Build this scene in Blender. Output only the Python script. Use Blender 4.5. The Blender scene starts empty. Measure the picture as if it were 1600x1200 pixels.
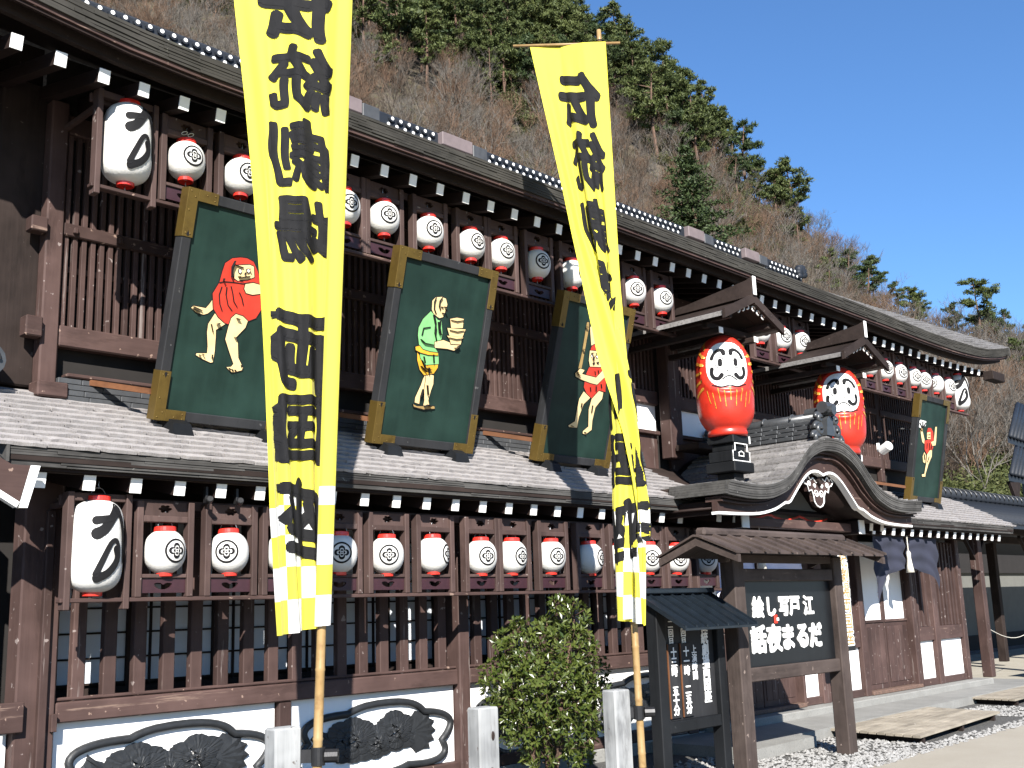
import bpy, bmesh, math, random
from mathutils import Vector, Matrix, noise as mnoise
random.seed(7)
R = math.radians
sc = bpy.context.scene
COL = sc.collection

# ------------------------------------------------------------------ camera
cam_d = bpy.data.cameras.new('camera'); cam = bpy.data.objects.new('camera', cam_d); COL.objects.link(cam)
cam_d.sensor_width = 36.0; cam_d.lens = 1723.0 / 1600.0 * 36.0; cam_d.clip_start = 0.05; cam_d.clip_end = 3000
_dx = Vector((1690, 297, 1723)).normalized()                 # facade direction seen by the lens (x right, y down, z ahead)
_vv = Vector((-280, -8400, 1723)); _dz = (_vv - _dx * _vv.dot(_dx)).normalized()
_dy = _dz.cross(_dx)
_r = Vector((_dx[0], _dy[0], _dz[0])); _d = Vector((_dx[1], _dy[1], _dz[1])); _f = Vector((_dx[2], _dy[2], _dz[2]))
cam.matrix_world = Matrix(((_r[0], -_d[0], -_f[0], 0), (_r[1], -_d[1], -_f[1], 0), (_r[2], -_d[2], -_f[2], 1.6), (0, 0, 0, 1)))
sc.camera = cam

# ------------------------------------------------------------------ sky, sun, exposure
SUN_EL, SUN_AZ = 32.0, 220.0                                 # azimuth measured from +Y towards +X
wd = bpy.data.worlds.new('World'); sc.world = wd; wd.use_nodes = True
nt = wd.node_tree; nt.nodes.clear()
sky = nt.nodes.new('ShaderNodeTexSky'); sky.sky_type = 'NISHITA'; sky.sun_disc = False
sky.sun_elevation = R(SUN_EL); sky.sun_rotation = R(SUN_AZ); sky.altitude = 400; sky.air_density = 1.22; sky.dust_density = 0.0; sky.ozone_density = 10.0
bg = nt.nodes.new('ShaderNodeBackground'); bg.inputs[1].default_value = 0.072
wo = nt.nodes.new('ShaderNodeOutputWorld')
nt.links.new(sky.outputs[0], bg.inputs[0]); nt.links.new(bg.outputs[0], wo.inputs[0])
sd = bpy.data.lights.new('sun', 'SUN'); sd.energy = 5.0; sd.angle = R(0.5); sd.color = (1.0, 0.955, 0.89)
so = bpy.data.objects.new('sun', sd); COL.objects.link(so)
sun_to = Vector((math.sin(R(SUN_AZ)) * math.cos(R(SUN_EL)), math.cos(R(SUN_AZ)) * math.cos(R(SUN_EL)), math.sin(R(SUN_EL))))
so.rotation_euler = sun_to.to_track_quat('Z', 'Y').to_euler()
sc.view_settings.view_transform = 'Standard'; sc.view_settings.look = 'None'; sc.view_settings.gamma = 1.0
sc.view_settings.exposure = 1.38; sc.view_settings.use_curve_mapping = False
sc.render.engine = 'CYCLES'
sc.cycles.use_denoising = True; sc.cycles.max_bounces = 6; sc.cycles.diffuse_bounces = 2; sc.cycles.glossy_bounces = 3
sc.cycles.transparent_max_bounces = 8; sc.cycles.caustics_reflective = False; sc.cycles.caustics_refractive = False

# ------------------------------------------------------------------ materials
def _new(name):
    m = bpy.data.materials.new(name); m.use_nodes = True
    n = m.node_tree.nodes; b = n.get('Principled BSDF')
    return m, m.node_tree, n, b
def _lnk(t, a, b): t.links.new(a, b)
def _mix(t, fac, a, b, mode='MIX'):
    x = t.nodes.new('ShaderNodeMix'); x.data_type = 'RGBA'; x.blend_type = mode
    for sock, val in ((x.inputs[0], fac), (x.inputs[6], a), (x.inputs[7], b)):
        if hasattr(val, 'links') or hasattr(val, 'is_linked'): t.links.new(val, sock)
        elif isinstance(val, (int, float)): sock.default_value = val
        else: sock.default_value = (*val, 1) if len(val) == 3 else val
    return x.outputs[2]
def _noise(t, scale, detail=4, rough=.55, vec=None, stretch=None, coord='Object'):
    n = t.nodes.new('ShaderNodeTexNoise'); n.inputs['Scale'].default_value = scale
    n.inputs['Detail'].default_value = detail; n.inputs['Roughness'].default_value = rough
    tc = t.nodes.new('ShaderNodeTexCoord'); src = tc.outputs[coord]
    if stretch:
        mp = t.nodes.new('ShaderNodeMapping'); mp.inputs['Scale'].default_value = stretch
        oi = t.nodes.new('ShaderNodeObjectInfo'); mu = t.nodes.new('ShaderNodeMath'); mu.operation = 'MULTIPLY'; mu.inputs[1].default_value = 37.0
        t.links.new(oi.outputs['Random'], mu.inputs[0]); t.links.new(src, mp.inputs[0]); t.links.new(mu.outputs[0], mp.inputs['Location']); src = mp.outputs[0]
    t.links.new(src, n.inputs['Vector'])
    return n.outputs[0]
def _ramp(t, fac, a, b):
    r = t.nodes.new('ShaderNodeMapRange'); r.inputs[1].default_value = a; r.inputs[2].default_value = b
    t.links.new(fac, r.inputs[0]); return r.outputs[0]
def _bump(t, b, h, strength=.3, dist=.01):
    n = t.nodes.new('ShaderNodeBump'); n.inputs['Strength'].default_value = strength; n.inputs['Distance'].default_value = dist
    t.links.new(h, n.inputs['Height']); t.links.new(n.outputs[0], b.inputs['Normal'])
def wood(name, col, dark=None, axis='z', rough=.6, worn=0.0, worncol=(.42, .36, .34), grain=.35, fine=45, vary=.0):
    m, t, n, b = _new(name)
    dark = dark or tuple(c * .62 for c in col)
    st = {'x': (.05, 1, 1), 'y': (1, .05, 1), 'z': (1, 1, .05)}[axis]
    g = _noise(t, fine, 5, .6, stretch=st)
    g2 = _noise(t, 2.3, 3, .6)
    c = _mix(t, _ramp(t, g, .3, .75), dark, col)
    c = _mix(t, _ramp(t, g2, .35, .75), c, tuple(min(1, x * 1.35) for x in col))
    g3 = _noise(t, .9, 4, .65, stretch=(1, 1, 1)); c = _mix(t, _ramp(t, g3, .45, .85), c, tuple(x * .55 for x in col))
    if vary:
        oi = t.nodes.new('ShaderNodeObjectInfo')
        hv = t.nodes.new('ShaderNodeHueSaturation'); r = t.nodes.new('ShaderNodeMapRange'); r.inputs[3].default_value = 1 - vary; r.inputs[4].default_value = 1 + vary
        t.links.new(oi.outputs['Random'], r.inputs[0]); t.links.new(r.outputs[0], hv.inputs['Value']); t.links.new(c, hv.inputs['Color']); c = hv.outputs[0]
    if worn:
        w = _noise(t, 14, 6, .72, stretch=st)
        c = _mix(t, _ramp(t, w, .70 - worn, .74 - worn * .8), c, worncol)
        sp = _noise(t, 17, 3, .5, stretch=(1, 1, 1)); c = _mix(t, _ramp(t, sp, .735 - worn * .6, .75 - worn * .6), c, tuple(min(.6, x * 1.25) for x in worncol))
        dk = _noise(t, 5, 5, .7, stretch=tuple(.25 if x < .1 else 1 for x in st)); c = _mix(t, _ramp(t, dk, .55, .8), c, tuple(x * .5 for x in dark))
    t.links.new(c, b.inputs['Base Color']); b.inputs['Roughness'].default_value = rough
    b.inputs['Specular IOR Level'].default_value = .14
    _bump(t, b, g, grain, .004)
    return m
def plain(name, col, rough=.6, var=.08, scale=8, metal=0, bump=0.0, spec=.4, coord='Object', bscale=None):
    m, t, n, b = _new(name)
    g = _noise(t, scale, 5, .6, coord=coord)
    c = _mix(t, _ramp(t, g, .3, .7), tuple(max(0, x * (1 - var)) for x in col), tuple(min(1, x * (1 + var)) for x in col))
    t.links.new(c, b.inputs['Base Color']); b.inputs['Roughness'].default_value = rough; b.inputs['Metallic'].default_value = metal
    b.inputs['Specular IOR Level'].default_value = spec
    if bump: _bump(t, b, _noise(t, bscale or scale * 6, 4, .6, coord=coord), bump, .006)
    return m
def twotone(name, c1, c2, scale, lo=.42, hi=.58, rough=.8, detail=6, bump=.3, c3=None, scale3=60, bdist=.02, vary=0):
    m, t, n, b = _new(name)
    c = _mix(t, _ramp(t, _noise(t, scale, detail, .62), lo, hi), c1, c2)
    g = _noise(t, scale3, 4, .6)
    if c3: c = _mix(t, _ramp(t, g, .5, .72), c, c3)
    if vary:
        oi = t.nodes.new('ShaderNodeObjectInfo'); hv = t.nodes.new('ShaderNodeHueSaturation'); r = t.nodes.new('ShaderNodeMapRange'); r.inputs[3].default_value = 1 - vary; r.inputs[4].default_value = 1 + vary
        t.links.new(oi.outputs['Random'], r.inputs[0]); t.links.new(r.outputs[0], hv.inputs['Value']); t.links.new(c, hv.inputs['Color']); c = hv.outputs[0]
    t.links.new(c, b.inputs['Base Color']); b.inputs['Roughness'].default_value = rough
    b.inputs['Specular IOR Level'].default_value = .3
    if bump: _bump(t, b, g, bump, bdist)
    return m
def leafmat(name, c1, c2, trans=.25, rough=.5, spec=.4):
    m, t, n, b = _new(name)
    gi = t.nodes.new('ShaderNodeNewGeometry'); oi = t.nodes.new('ShaderNodeObjectInfo')
    ad = t.nodes.new('ShaderNodeMath'); ad.operation = 'MULTIPLY_ADD'; ad.inputs[1].default_value = .7
    ml = t.nodes.new('ShaderNodeMath'); ml.operation = 'MULTIPLY'; ml.inputs[1].default_value = .3
    t.links.new(oi.outputs['Random'], ml.inputs[0]); t.links.new(gi.outputs['Random Per Island'], ad.inputs[0]); t.links.new(ml.outputs[0], ad.inputs[2])
    c = _mix(t, ad.outputs[0], c1, c2)
    t.links.new(c, b.inputs['Base Color']); b.inputs['Roughness'].default_value = rough; b.inputs['Specular IOR Level'].default_value = spec
    if trans:
        tr = t.nodes.new('ShaderNodeBsdfTranslucent'); t.links.new(c, tr.inputs[0])
        ms = t.nodes.new('ShaderNodeMixShader'); ms.inputs[0].default_value = trans
        out = n.get('Material Output'); t.links.new(b.outputs[0], ms.inputs[1]); t.links.new(tr.outputs[0], ms.inputs[2]); t.links.new(ms.outputs[0], out.inputs[0])
    return m

M = {}
BR = (.128, .080, .071)
M['brown_v'] = wood('brown_paint_upright', BR, (.092, .056, .049), 'z', .6, .085, (.33, .27, .25), .3, vary=.2)
M['brown_h'] = wood('brown_paint_beam', BR, (.092, .056, .049), 'x', .6, .09, (.36, .25, .2), .3, vary=.2)
M['brown_y'] = wood('brown_paint_rafter_shade', (.07, .045, .04), None, 'y', .65, 0, grain=.3)  # rafter and soffit brown set darker to deepen the shade under the eaves
M['brown_clean'] = wood('brown_frame', (.134, .088, .079), (.10, .063, .056), 'z', .6, .05, (.3, .25, .23), .2, vary=.16)
M['plum'] = plain('plum_panel', (.075, .028, .038), .5, .15, 20)
M['old_wood'] = wood('weathered_dark_timber', (.085, .06, .052), (.045, .032, .028), 'z', .75, .04, (.2, .16, .14), .6, 30, vary=.1)
M['old_wood_h'] = wood('weathered_dark_timber_beam', (.085, .06, .052), (.045, .032, .028), 'x', .75, .04, (.2, .16, .14), .6, 30, vary=.1)
M['sign_wood'] = wood('sign_timber', (.115, .088, .078), (.06, .045, .04), 'z', .7, .05, (.28, .22, .19), .5, 28)
M['sign_wood_h'] = wood('sign_timber_beam', (.115, .088, .078), (.06, .045, .04), 'x', .7, .05, (.28, .22, .19), .5, 28)
M['black_wood'] = wood('black_stained_wood', (.022, .024, .027), (.014, .015, .017), 'z', .5, .03, (.09, .095, .1), .35, 30)
M['black_board'] = plain('black_lacquer_board', (.012, .014, .017), .35, .2, 12, bump=.05)
M['roof_metal'] = plain('dark_sheet_metal', (.02, .03, .042), .35, .25, 10, metal=.2, spec=.6)
M['shingle'] = twotone('weathered_shingle', (.41, .38, .37), (.50, .475, .465), 9, .35, .65, .85, 6, .4, (.30, .28, .27), 40, .006, vary=.09)
M['shingle_dark'] = twotone('weathered_shingle_grey', (.20, .19, .185), (.34, .325, .315), 7, .3, .7, .85, 6, .5, (.12, .115, .11), 30, .01, vary=.22)
M['eave_edge'] = wood('weathered_eave_layers', (.15, .145, .138), (.05, .048, .046), 'x', .9, .06, (.26, .26, .24), .9, 16, vary=.15)
M['eave_edge_mossy'] = wood('weathered_eave_layers_mossy', (.085, .08, .07), (.05, .048, .042), 'x', .9, .05, (.2, .2, .16), .9, 16)  # darker, mossy olive-grey layers of the upper eave
M['white'] = plain('white_paint', (.78, .78, .76), .6, .04, 5)
M['plaster'] = plain('white_plaster', (.80, .79, .775), .8, .03, 3, bump=.05)
M['paper'] = plain('shoji_paper', (.62, .66, .70), .9, .04, 4)
M['carve'] = plain('black_carving', (.035, .038, .042), .5, .25, 14, bump=.35, bscale=60)
M['lan'] = plain('white_lantern_paper', (.70, .69, .66), .6, .05, 5, bump=.4, bscale=40)
M['red'] = plain('red_gloss_paint', (.50, .028, .014), .36, .15, 6, spec=.5, bump=.06, bscale=14)
M['lanred'] = plain('red_lacquer', (.55, .03, .02), .25, .1, 8, spec=.6)
M['ink'] = plain('black_ink', (.012, .012, .013), .8, .15, 12, spec=.12)
M['wire'] = plain('steel_wire', (.35, .36, .38), .35, .1, 12, metal=.8)
M['brass'] = twotone('aged_brass', (.34, .22, .055), (.40, .265, .07), 6, .2, .8, .38, 4, .05, (.26, .165, .045), 8, .002)
for k in ('brass',):
    M[k].node_tree.nodes['Principled BSDF'].inputs['Metallic'].default_value = .55
M['frame_black'] = wood('charcoal_frame', (.055, .056, .06), (.04, .041, .044), 'z', .6, .04, (.13, .13, .13), .2, 40)
M['green'] = wood('dark_green_board', (.028, .065, .052), (.018, .043, .034), 'z', .5, 0, grain=.12, fine=14)
M['cream'] = plain('cream_paint', (.80, .60, .30), .55, .18, 5)
M['sand'] = plain('sand_paint', (.80, .58, .28), .55, .1, 9)
M['ochre'] = plain('ochre_paint', (.42, .28, .10), .55, .15, 12)
M['amber'] = plain('amber_paint', (.75, .40, .03), .5, .25, 6)
M['jade'] = plain('jade_paint', (.22, .56, .20), .5, .2, 5)
M['gold'] = plain('gold_brush_paint', (.48, .22, .03), .45, .5, 40, metal=.2)
M['figred'] = plain('red_figure_paint', (.58, .04, .02), .5, .25, 5)
M['bamboo'] = twotone('bamboo', (.58, .36, .14), (.68, .47, .22), 5, .3, .7, .4, 4, .05, (.45, .27, .11), 16, .003)
M['grey_wood'] = wood('silvered_post', (.46, .47, .47), (.19, .195, .2), 'z', .85, .05, (.14, .12, .11), .8, 22)
M['iron'] = plain('black_iron', (.03, .03, .032), .45, .2, 20, metal=.5, bump=.1)
M['stay'] = wood('orange_brown_stay', (.26, .11, .05), None, 'y', .6, 0)
M['tile'] = plain('grey_roof_tile', (.075, .08, .086), .38, .2, 10, spec=.6, bump=.08)
M['tile_dark'] = plain('dark_roof_tile', (.035, .042, .055), .55, .2, 10, spec=.22, bump=.08)
M['noshi'] = plain('flat_ridge_tile', (.10, .105, .112), .55, .2, 9, bump=.15)
M['conc'] = twotone('concrete', (.30, .295, .275), (.40, .395, .37), 3, .3, .7, .85, 6, .25, (.24, .24, .23), 60, .004)
M['stone'] = twotone('brown_foundation_stone', (.20, .13, .10), (.33, .2, .15), 30, .35, .65, .85, 5, .4, (.12, .08, .07), 80, .006)
M['gravel'] = twotone('gravel_bed', (.22, .215, .2), (.42, .41, .39), 38, .38, .62, .9, 6, .9, (.12, .115, .1), 90, .03)
M['stonewhite'] = twotone('pale_stone', (.36, .355, .34), (.55, .54, .52), 14, .3, .7, .8, 4, .2, (.22, .21, .2), 40, .004)
M['road'] = twotone('beige_paving', (.46, .415, .335), (.52, .475, .39), 1.5, .3, .7, .9, 6, .35, (.40, .355, .295), 130, .004)
M['plank'] = wood('weathered_deck_plank', (.34, .30, .24), (.22, .19, .15), 'x', .85, .04, (.45, .41, .35), .5, 26, vary=.12)
M['noren'] = plain('navy_curtain', (.045, .05, .085), .9, .15, 3)
M['noren_pale'] = plain('pale_curtain', (.55, .55, .68), .9, .08, 3)
M['tassel'] = plain('pale_tassel', (.55, .52, .45), .9, .15, 40)
M['dark'] = plain('dark_interior', (.012, .010, .009), .9, .2, 4)  # near-black stands in for the shade indoors and behind the slats
M['greywall'] = plain('grey_plaster', (.32, .32, .29), .9, .08, 4)
M['earth'] = twotone('pale_packed_earth', (.40, .37, .30), (.47, .44, .37), 1.2, .3, .7, .95, 6, .3, (.33, .3, .25), 40, .01)
M['ridgebox'] = plain('faded_ridge_box', (.19, .15, .15), .7, .15, 6)
M['soil'] = twotone('hill_leaf_litter', (.165, .13, .095), (.085, .072, .046), .3, .35, .65, 1, 8, .5, (.085, .09, .035), 1.1, .25)
M['bark'] = twotone('pine_bark', (.19, .115, .08), (.10, .065, .048), 3, .3, .7, .9, 5, .5)
M['twig'] = leafmat('bare_twigs', (.07, .055, .042), (.21, .165, .13), 0, .9, .1)
M['twig_pale'] = leafmat('pale_bark_twigs', (.11, .10, .088), (.27, .245, .215), 0, .9, .1)
M['twig2'] = leafmat('russet_twigs', (.12, .075, .05), (.22, .145, .10), 0, .9, .1)
M['needle'] = leafmat('pine_needles', (.035, .058, .016), (.15, .175, .055), .15, .6, .25)
M['needle_dark'] = leafmat('fir_needles', (.02, .04, .014), (.075, .105, .035), .12, .6, .25)
M['leaf'] = leafmat('glossy_leaves', (.04, .07, .01), (.17, .20, .045), .28, .3, .55)
M['shrubleaf'] = leafmat('hill_shrub_leaves', (.045, .062, .02), (.14, .15, .05), .2, .6, .25)

def dim(k, *names):
    for nm in names:
        for n in M[nm].node_tree.nodes:
            if n.bl_idname == 'ShaderNodeMix':
                for s_ in (n.inputs[6], n.inputs[7]):
                    if not s_.is_linked: c = s_.default_value; s_.default_value = (c[0] * k, c[1] * k, c[2] * k, 1)
dim(.66, 'brown_v', 'brown_h', 'brown_clean')
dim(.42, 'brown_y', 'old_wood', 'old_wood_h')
dim(.60, 'plum', 'green', 'noren', 'stay', 'bamboo', 'frame_black')
dim(.75, 'sign_wood', 'sign_wood_h')
dim(.65, 'black_wood', 'black_board', 'roof_metal', 'stone', 'carve', 'tile', 'tile_dark', 'noshi', 'eave_edge', 'eave_edge_mossy')
dim(.82, 'shingle', 'shingle_dark', 'conc')
dim(.72, *[k_ for k_ in M if k_ not in ('white', 'plaster', 'lan', 'paper', 'red', 'lanred', 'ink', 'cream', 'sand', 'wire', 'noren_pale', 'tassel', 'figred', 'amber', 'jade', 'gold', 'grey_wood', 'dark', 'stonewhite', 'road')])
dim(.85, 'road', 'stonewhite', 'red', 'cream', 'sand', 'amber', 'jade', 'figred', 'lan')
dim(.5, 'brass', 'greywall'); dim(.70, 'road'); dim(1.2, 'plank'); dim(.8, 'twig', 'twig_pale', 'soil'); dim(.6, 'grey_wood'); dim(.62, 'stonewhite'); dim(.45, 'gravel')

# ------------------------------------------------------------------ scene helpers
WM = {}
def tag(o, label=None, cat=None, group=None, kind=None):
    if label: o['label'] = label
    if cat: o['category'] = cat
    if group: o['group'] = group
    if kind: o['kind'] = kind
    return o
def thing(name, label, cat, loc=(0, 0, 0), rz=0.0, group=None, rot=None):
    o = bpy.data.objects.new(name, None); o.empty_display_size = .2; COL.objects.link(o)
    o.location = loc; o.rotation_euler = rot or (0, 0, rz)
    WM[o] = Matrix.Translation(Vector(loc)) @ (o.rotation_euler.to_matrix().to_4x4())
    return tag(o, label, cat, group)
def put(name, me, parent=None, loc=(0, 0, 0), rot=(0, 0, 0), scale=(1, 1, 1), local=False):
    """links a mesh; loc/rot are world values unless local"""
    o = bpy.data.objects.new(name, me); COL.objects.link(o)
    o.location = loc; o.rotation_euler = rot; o.scale = scale
    m = Matrix.LocRotScale(Vector(loc), o.rotation_euler, Vector(scale))
    if parent is not None:
        o.parent = parent
        if local: WM[o] = WM[parent] @ m
        else: o.matrix_parent_inverse = WM[parent].inverted(); WM[o] = m
    else: WM[o] = m
    return o
class MB:
    def __init__(s): s.v = []; s.f = []
    def add(s, vs, fs):
        o = len(s.v); s.v += [tuple(p) for p in vs]; s.f += [tuple(i + o for i in f) for f in fs]; return s
    def box(s, x0, x1, y0, y1, z0, z1):
        return s.add([(x0, y0, z0), (x1, y0, z0), (x1, y1, z0), (x0, y1, z0), (x0, y0, z1), (x1, y0, z1), (x1, y1, z1), (x0, y1, z1)],
                     [(0, 3, 2, 1), (4, 5, 6, 7), (0, 1, 5, 4), (1, 2, 6, 5), (2, 3, 7, 6), (3, 0, 4, 7)])
    def cbox(s, x0, x1, y0, y1, z0, z1, c=.008):
        """box with chamfered edges"""
        c = min(c, (x1 - x0) * .3, (y1 - y0) * .3, (z1 - z0) * .3)
        X, Y, Z = (x0, x1), (y0, y1), (z0, z1); vs = []; ix = {}
        for i in (0, 1):
            for j in (0, 1):
                for k in (0, 1):
                    sx, sy, sz = (1, -1)[i], (1, -1)[j], (1, -1)[k]
                    for a in range(3):
                        p = [X[i] + sx * c, Y[j] + sy * c, Z[k] + sz * c]; p[a] = (X[i], Y[j], Z[k])[a]
                        ix[i, j, k, a] = len(vs); vs.append(tuple(p))
        fs = []
        for a in range(3):
            b, c2 = [(1, 2), (0, 2), (0, 1)][a]
            for e in (0, 1):
                q = []
                for (u, w) in ((0, 0), (1, 0), (1, 1), (0, 1)):
                    d = [0, 0, 0]; d[a] = e; d[b] = u; d[c2] = w; q.append(ix[d[0], d[1], d[2], a])
                fs.append(tuple(q))
            for u in (0, 1):
                for w in (0, 1):
                    q = []
                    for e, ax in ((0, b), (1, b), (1, c2), (0, c2)):
                        d = [0, 0, 0]; d[a] = e; d[b] = u; d[c2] = w; q.append(ix[d[0], d[1], d[2], ax])
                    fs.append(tuple(q))
        for i in (0, 1):
            for j in (0, 1):
                for k in (0, 1): fs.append(tuple(ix[i, j, k, a] for a in range(3)))
        return s.add(vs, fs)
    def obox(s, o, ax, ay, az):
        o, ax, ay, az = Vector(o), Vector(ax), Vector(ay), Vector(az)
        p = [o, o + ax, o + ax + ay, o + ay]; p += [q + az for q in p]
        return s.add(p, [(0, 3, 2, 1), (4, 5, 6, 7), (0, 1, 5, 4), (1, 2, 6, 5), (2, 3, 7, 6), (3, 0, 4, 7)])
    def tube(s, pts, r, n=8, closed=False, cap=True):
        pts = [Vector(p) for p in pts]; m = len(pts); rs = r if isinstance(r, (list, tuple)) else [r] * m
        base = len(s.v); up = None
        for i, p in enumerate(pts):
            a = pts[(i - 1) % m] if (closed or i > 0) else p; b = pts[(i + 1) % m] if (closed or i < m - 1) else p
            t = (b - a); t = t.normalized() if t.length > 1e-9 else Vector((0, 0, 1))
            if up is None: up = Vector((0, 0, 1)) if abs(t.z) < .9 else Vector((1, 0, 0))
            x = t.cross(up); x = x.normalized() if x.length > 1e-6 else t.orthogonal().normalized(); y = x.cross(t).normalized(); up = y
            for k in range(n):
                an = 2 * math.pi * k / n; s.v.append(tuple(p + x * (math.cos(an) * rs[i]) + y * (math.sin(an) * rs[i])))
        for i in range(m if closed else m - 1):
            for k in range(n):
                s.f.append((base + i * n + k, base + i * n + (k + 1) % n, base + ((i + 1) % m) * n + (k + 1) % n, base + ((i + 1) % m) * n + k))
        if cap and not closed:
            s.f.append(tuple(base + k for k in reversed(range(n)))); s.f.append(tuple(base + (m - 1) * n + k for k in range(n)))
        return s
    def lathe(s, prof, n=24, c=(0, 0, 0), sx=1, sy=1):
        base = len(s.v)
        for r, z in prof:
            for k in range(n):
                a = 2 * math.pi * k / n; s.v.append((c[0] + r * math.cos(a) * sx, c[1] + r * math.sin(a) * sy, c[2] + z))
        for i in range(len(prof) - 1):
            for k in range(n): s.f.append((base + i * n + k, base + i * n + (k + 1) % n, base + (i + 1) * n + (k + 1) % n, base + (i + 1) * n + k))
        s.f.append(tuple(base + k for k in reversed(range(n)))); s.f.append(tuple(base + (len(prof) - 1) * n + k for k in range(n)))
        return s
    def grid(s, rows, closed=False):
        base = len(s.v); w = len(rows[0])
        for r in rows: s.v += [tuple(p) for p in r]
        for i in range(len(rows) - 1):
            for k in range(w if closed else w - 1):
                s.f.append((base + i * w + k, base + i * w + (k + 1) % w, base + (i + 1) * w + (k + 1) % w, base + (i + 1) * w + k))
        return s
    def slab(s, rows, t):
        """a sheet of rows given thickness t (vector or downwards)"""
        tv = Vector(t) if not isinstance(t, (int, float)) else Vector((0, 0, -t)); h = len(rows); w = len(rows[0]); base = len(s.v)
        s.grid(rows); s.grid([[tuple(Vector(p) + tv) for p in r] for r in rows]); o = h * w
        for i in range(h - 1):
            for a in (0, w - 1): s.f.append((base + i * w + a, base + (i + 1) * w + a, base + o + (i + 1) * w + a, base + o + i * w + a))
        for k in range(w - 1):
            for i in (0, h - 1): s.f.append((base + i * w + k, base + i * w + k + 1, base + o + i * w + k + 1, base + o + i * w + k))
        return s
    def prism(s, poly, fn, t0, t1):
        """2D polygon mapped by fn(a,b,t) and given depth t0..t1"""
        n = len(poly); base = len(s.v)
        s.v += [tuple(fn(a, b, t0)) for a, b in poly] + [tuple(fn(a, b, t1)) for a, b in poly]
        s.f.append(tuple(base + i for i in range(n))); s.f.append(tuple(base + n + i for i in reversed(range(n))))
        for i in range(n): s.f.append((base + i, base + (i + 1) % n, base + n + (i + 1) % n, base + n + i))
        return s
    def holed(s, w, h, t, hole):
        """panel centred on x/z = 0, thickness t in y, with one hole outline"""
        n = len(hole); out = []
        for (a, b) in hole:
            ang = math.atan2(b, a); ca, sa = math.cos(ang), math.sin(ang)
            k = min((w / 2) / max(abs(ca), 1e-9), (h / 2) / max(abs(sa), 1e-9)); out.append((ca * k, sa * k))
        cor = [(w / 2, h / 2), (-w / 2, h / 2), (-w / 2, -h / 2), (w / 2, -h / 2)]
        for c in cor:
            j = min(range(n), key=lambda i: (out[i][0] - c[0]) ** 2 + (out[i][1] - c[1]) ** 2); out[j] = c
        b0 = len(s.v)
        for y in (-t / 2, t / 2):
            s.v += [(a, y, b) for a, b in hole] + [(a, y, b) for a, b in out]
        for i in range(n):
            j = (i + 1) % n
            s.f += [(b0 + i, b0 + j, b0 + n + j, b0 + n + i), (b0 + 2 * n + i, b0 + 3 * n + i, b0 + 3 * n + j, b0 + 2 * n + j),
                    (b0 + i, b0 + 2 * n + i, b0 + 2 * n + j, b0 + j), (b0 + n + i, b0 + n + j, b0 + 3 * n + j, b0 + 3 * n + i)]
        return s
    def mesh(s, name, mat, smooth=False, fix=True):
        me = bpy.data.meshes.new(name); me.from_pydata(s.v, [], s.f)
        if fix:
            bm = bmesh.new(); bm.from_mesh(me); bmesh.ops.recalc_face_normals(bm, faces=bm.faces); bm.to_mesh(me); bm.free()
        if isinstance(mat, str): mat = M[mat]
        me.materials.append(mat)
        if smooth: me.polygons.foreach_set('use_smooth', [True] * len(me.polygons))
        me.update(); return me
    def build(s, name, mat, parent=None, smooth=False, local=False, fix=True, **k):
        return put(name, s.mesh(name, mat, smooth, fix), parent, local=local, **k)
def bx(name, mat, parent, x0, x1, y0, y1, z0, z1, c=.008):
    return MB().cbox(x0, x1, y0, y1, z0, z1, c).build(name, mat, parent)
def lerp_table(tab):
    def fn(x):
        if x <= tab[0][0]: return tab[0][1]
        for (a, va), (b, vb) in zip(tab, tab[1:]):
            if x <= b: return va + (vb - va) * (x - a) / (b - a)
        return tab[-1][1]
    return fn
def smooth_table(tab):
    """monotone-ish Catmull-Rom through the table"""
    def fn(x):
        if x <= tab[0][0]: return tab[0][1]
        if x >= tab[-1][0]: return tab[-1][1]
        for i in range(len(tab) - 1):
            if x <= tab[i + 1][0]: break
        p = [tab[max(0, i - 1)], tab[i], tab[i + 1], tab[min(len(tab) - 1, i + 2)]]
        h = p[2][0] - p[1][0]; t = (x - p[1][0]) / h
        m1 = (p[2][1] - p[0][1]) / (p[2][0] - p[0][0]) * h; m2 = (p[3][1] - p[1][1]) / (p[3][0] - p[1][0]) * h
        return (2 * t ** 3 - 3 * t * t + 1) * p[1][1] + (t ** 3 - 2 * t * t + t) * m1 + (-2 * t ** 3 + 3 * t * t) * p[2][1] + (t ** 3 - t * t) * m2
    return fn
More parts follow.
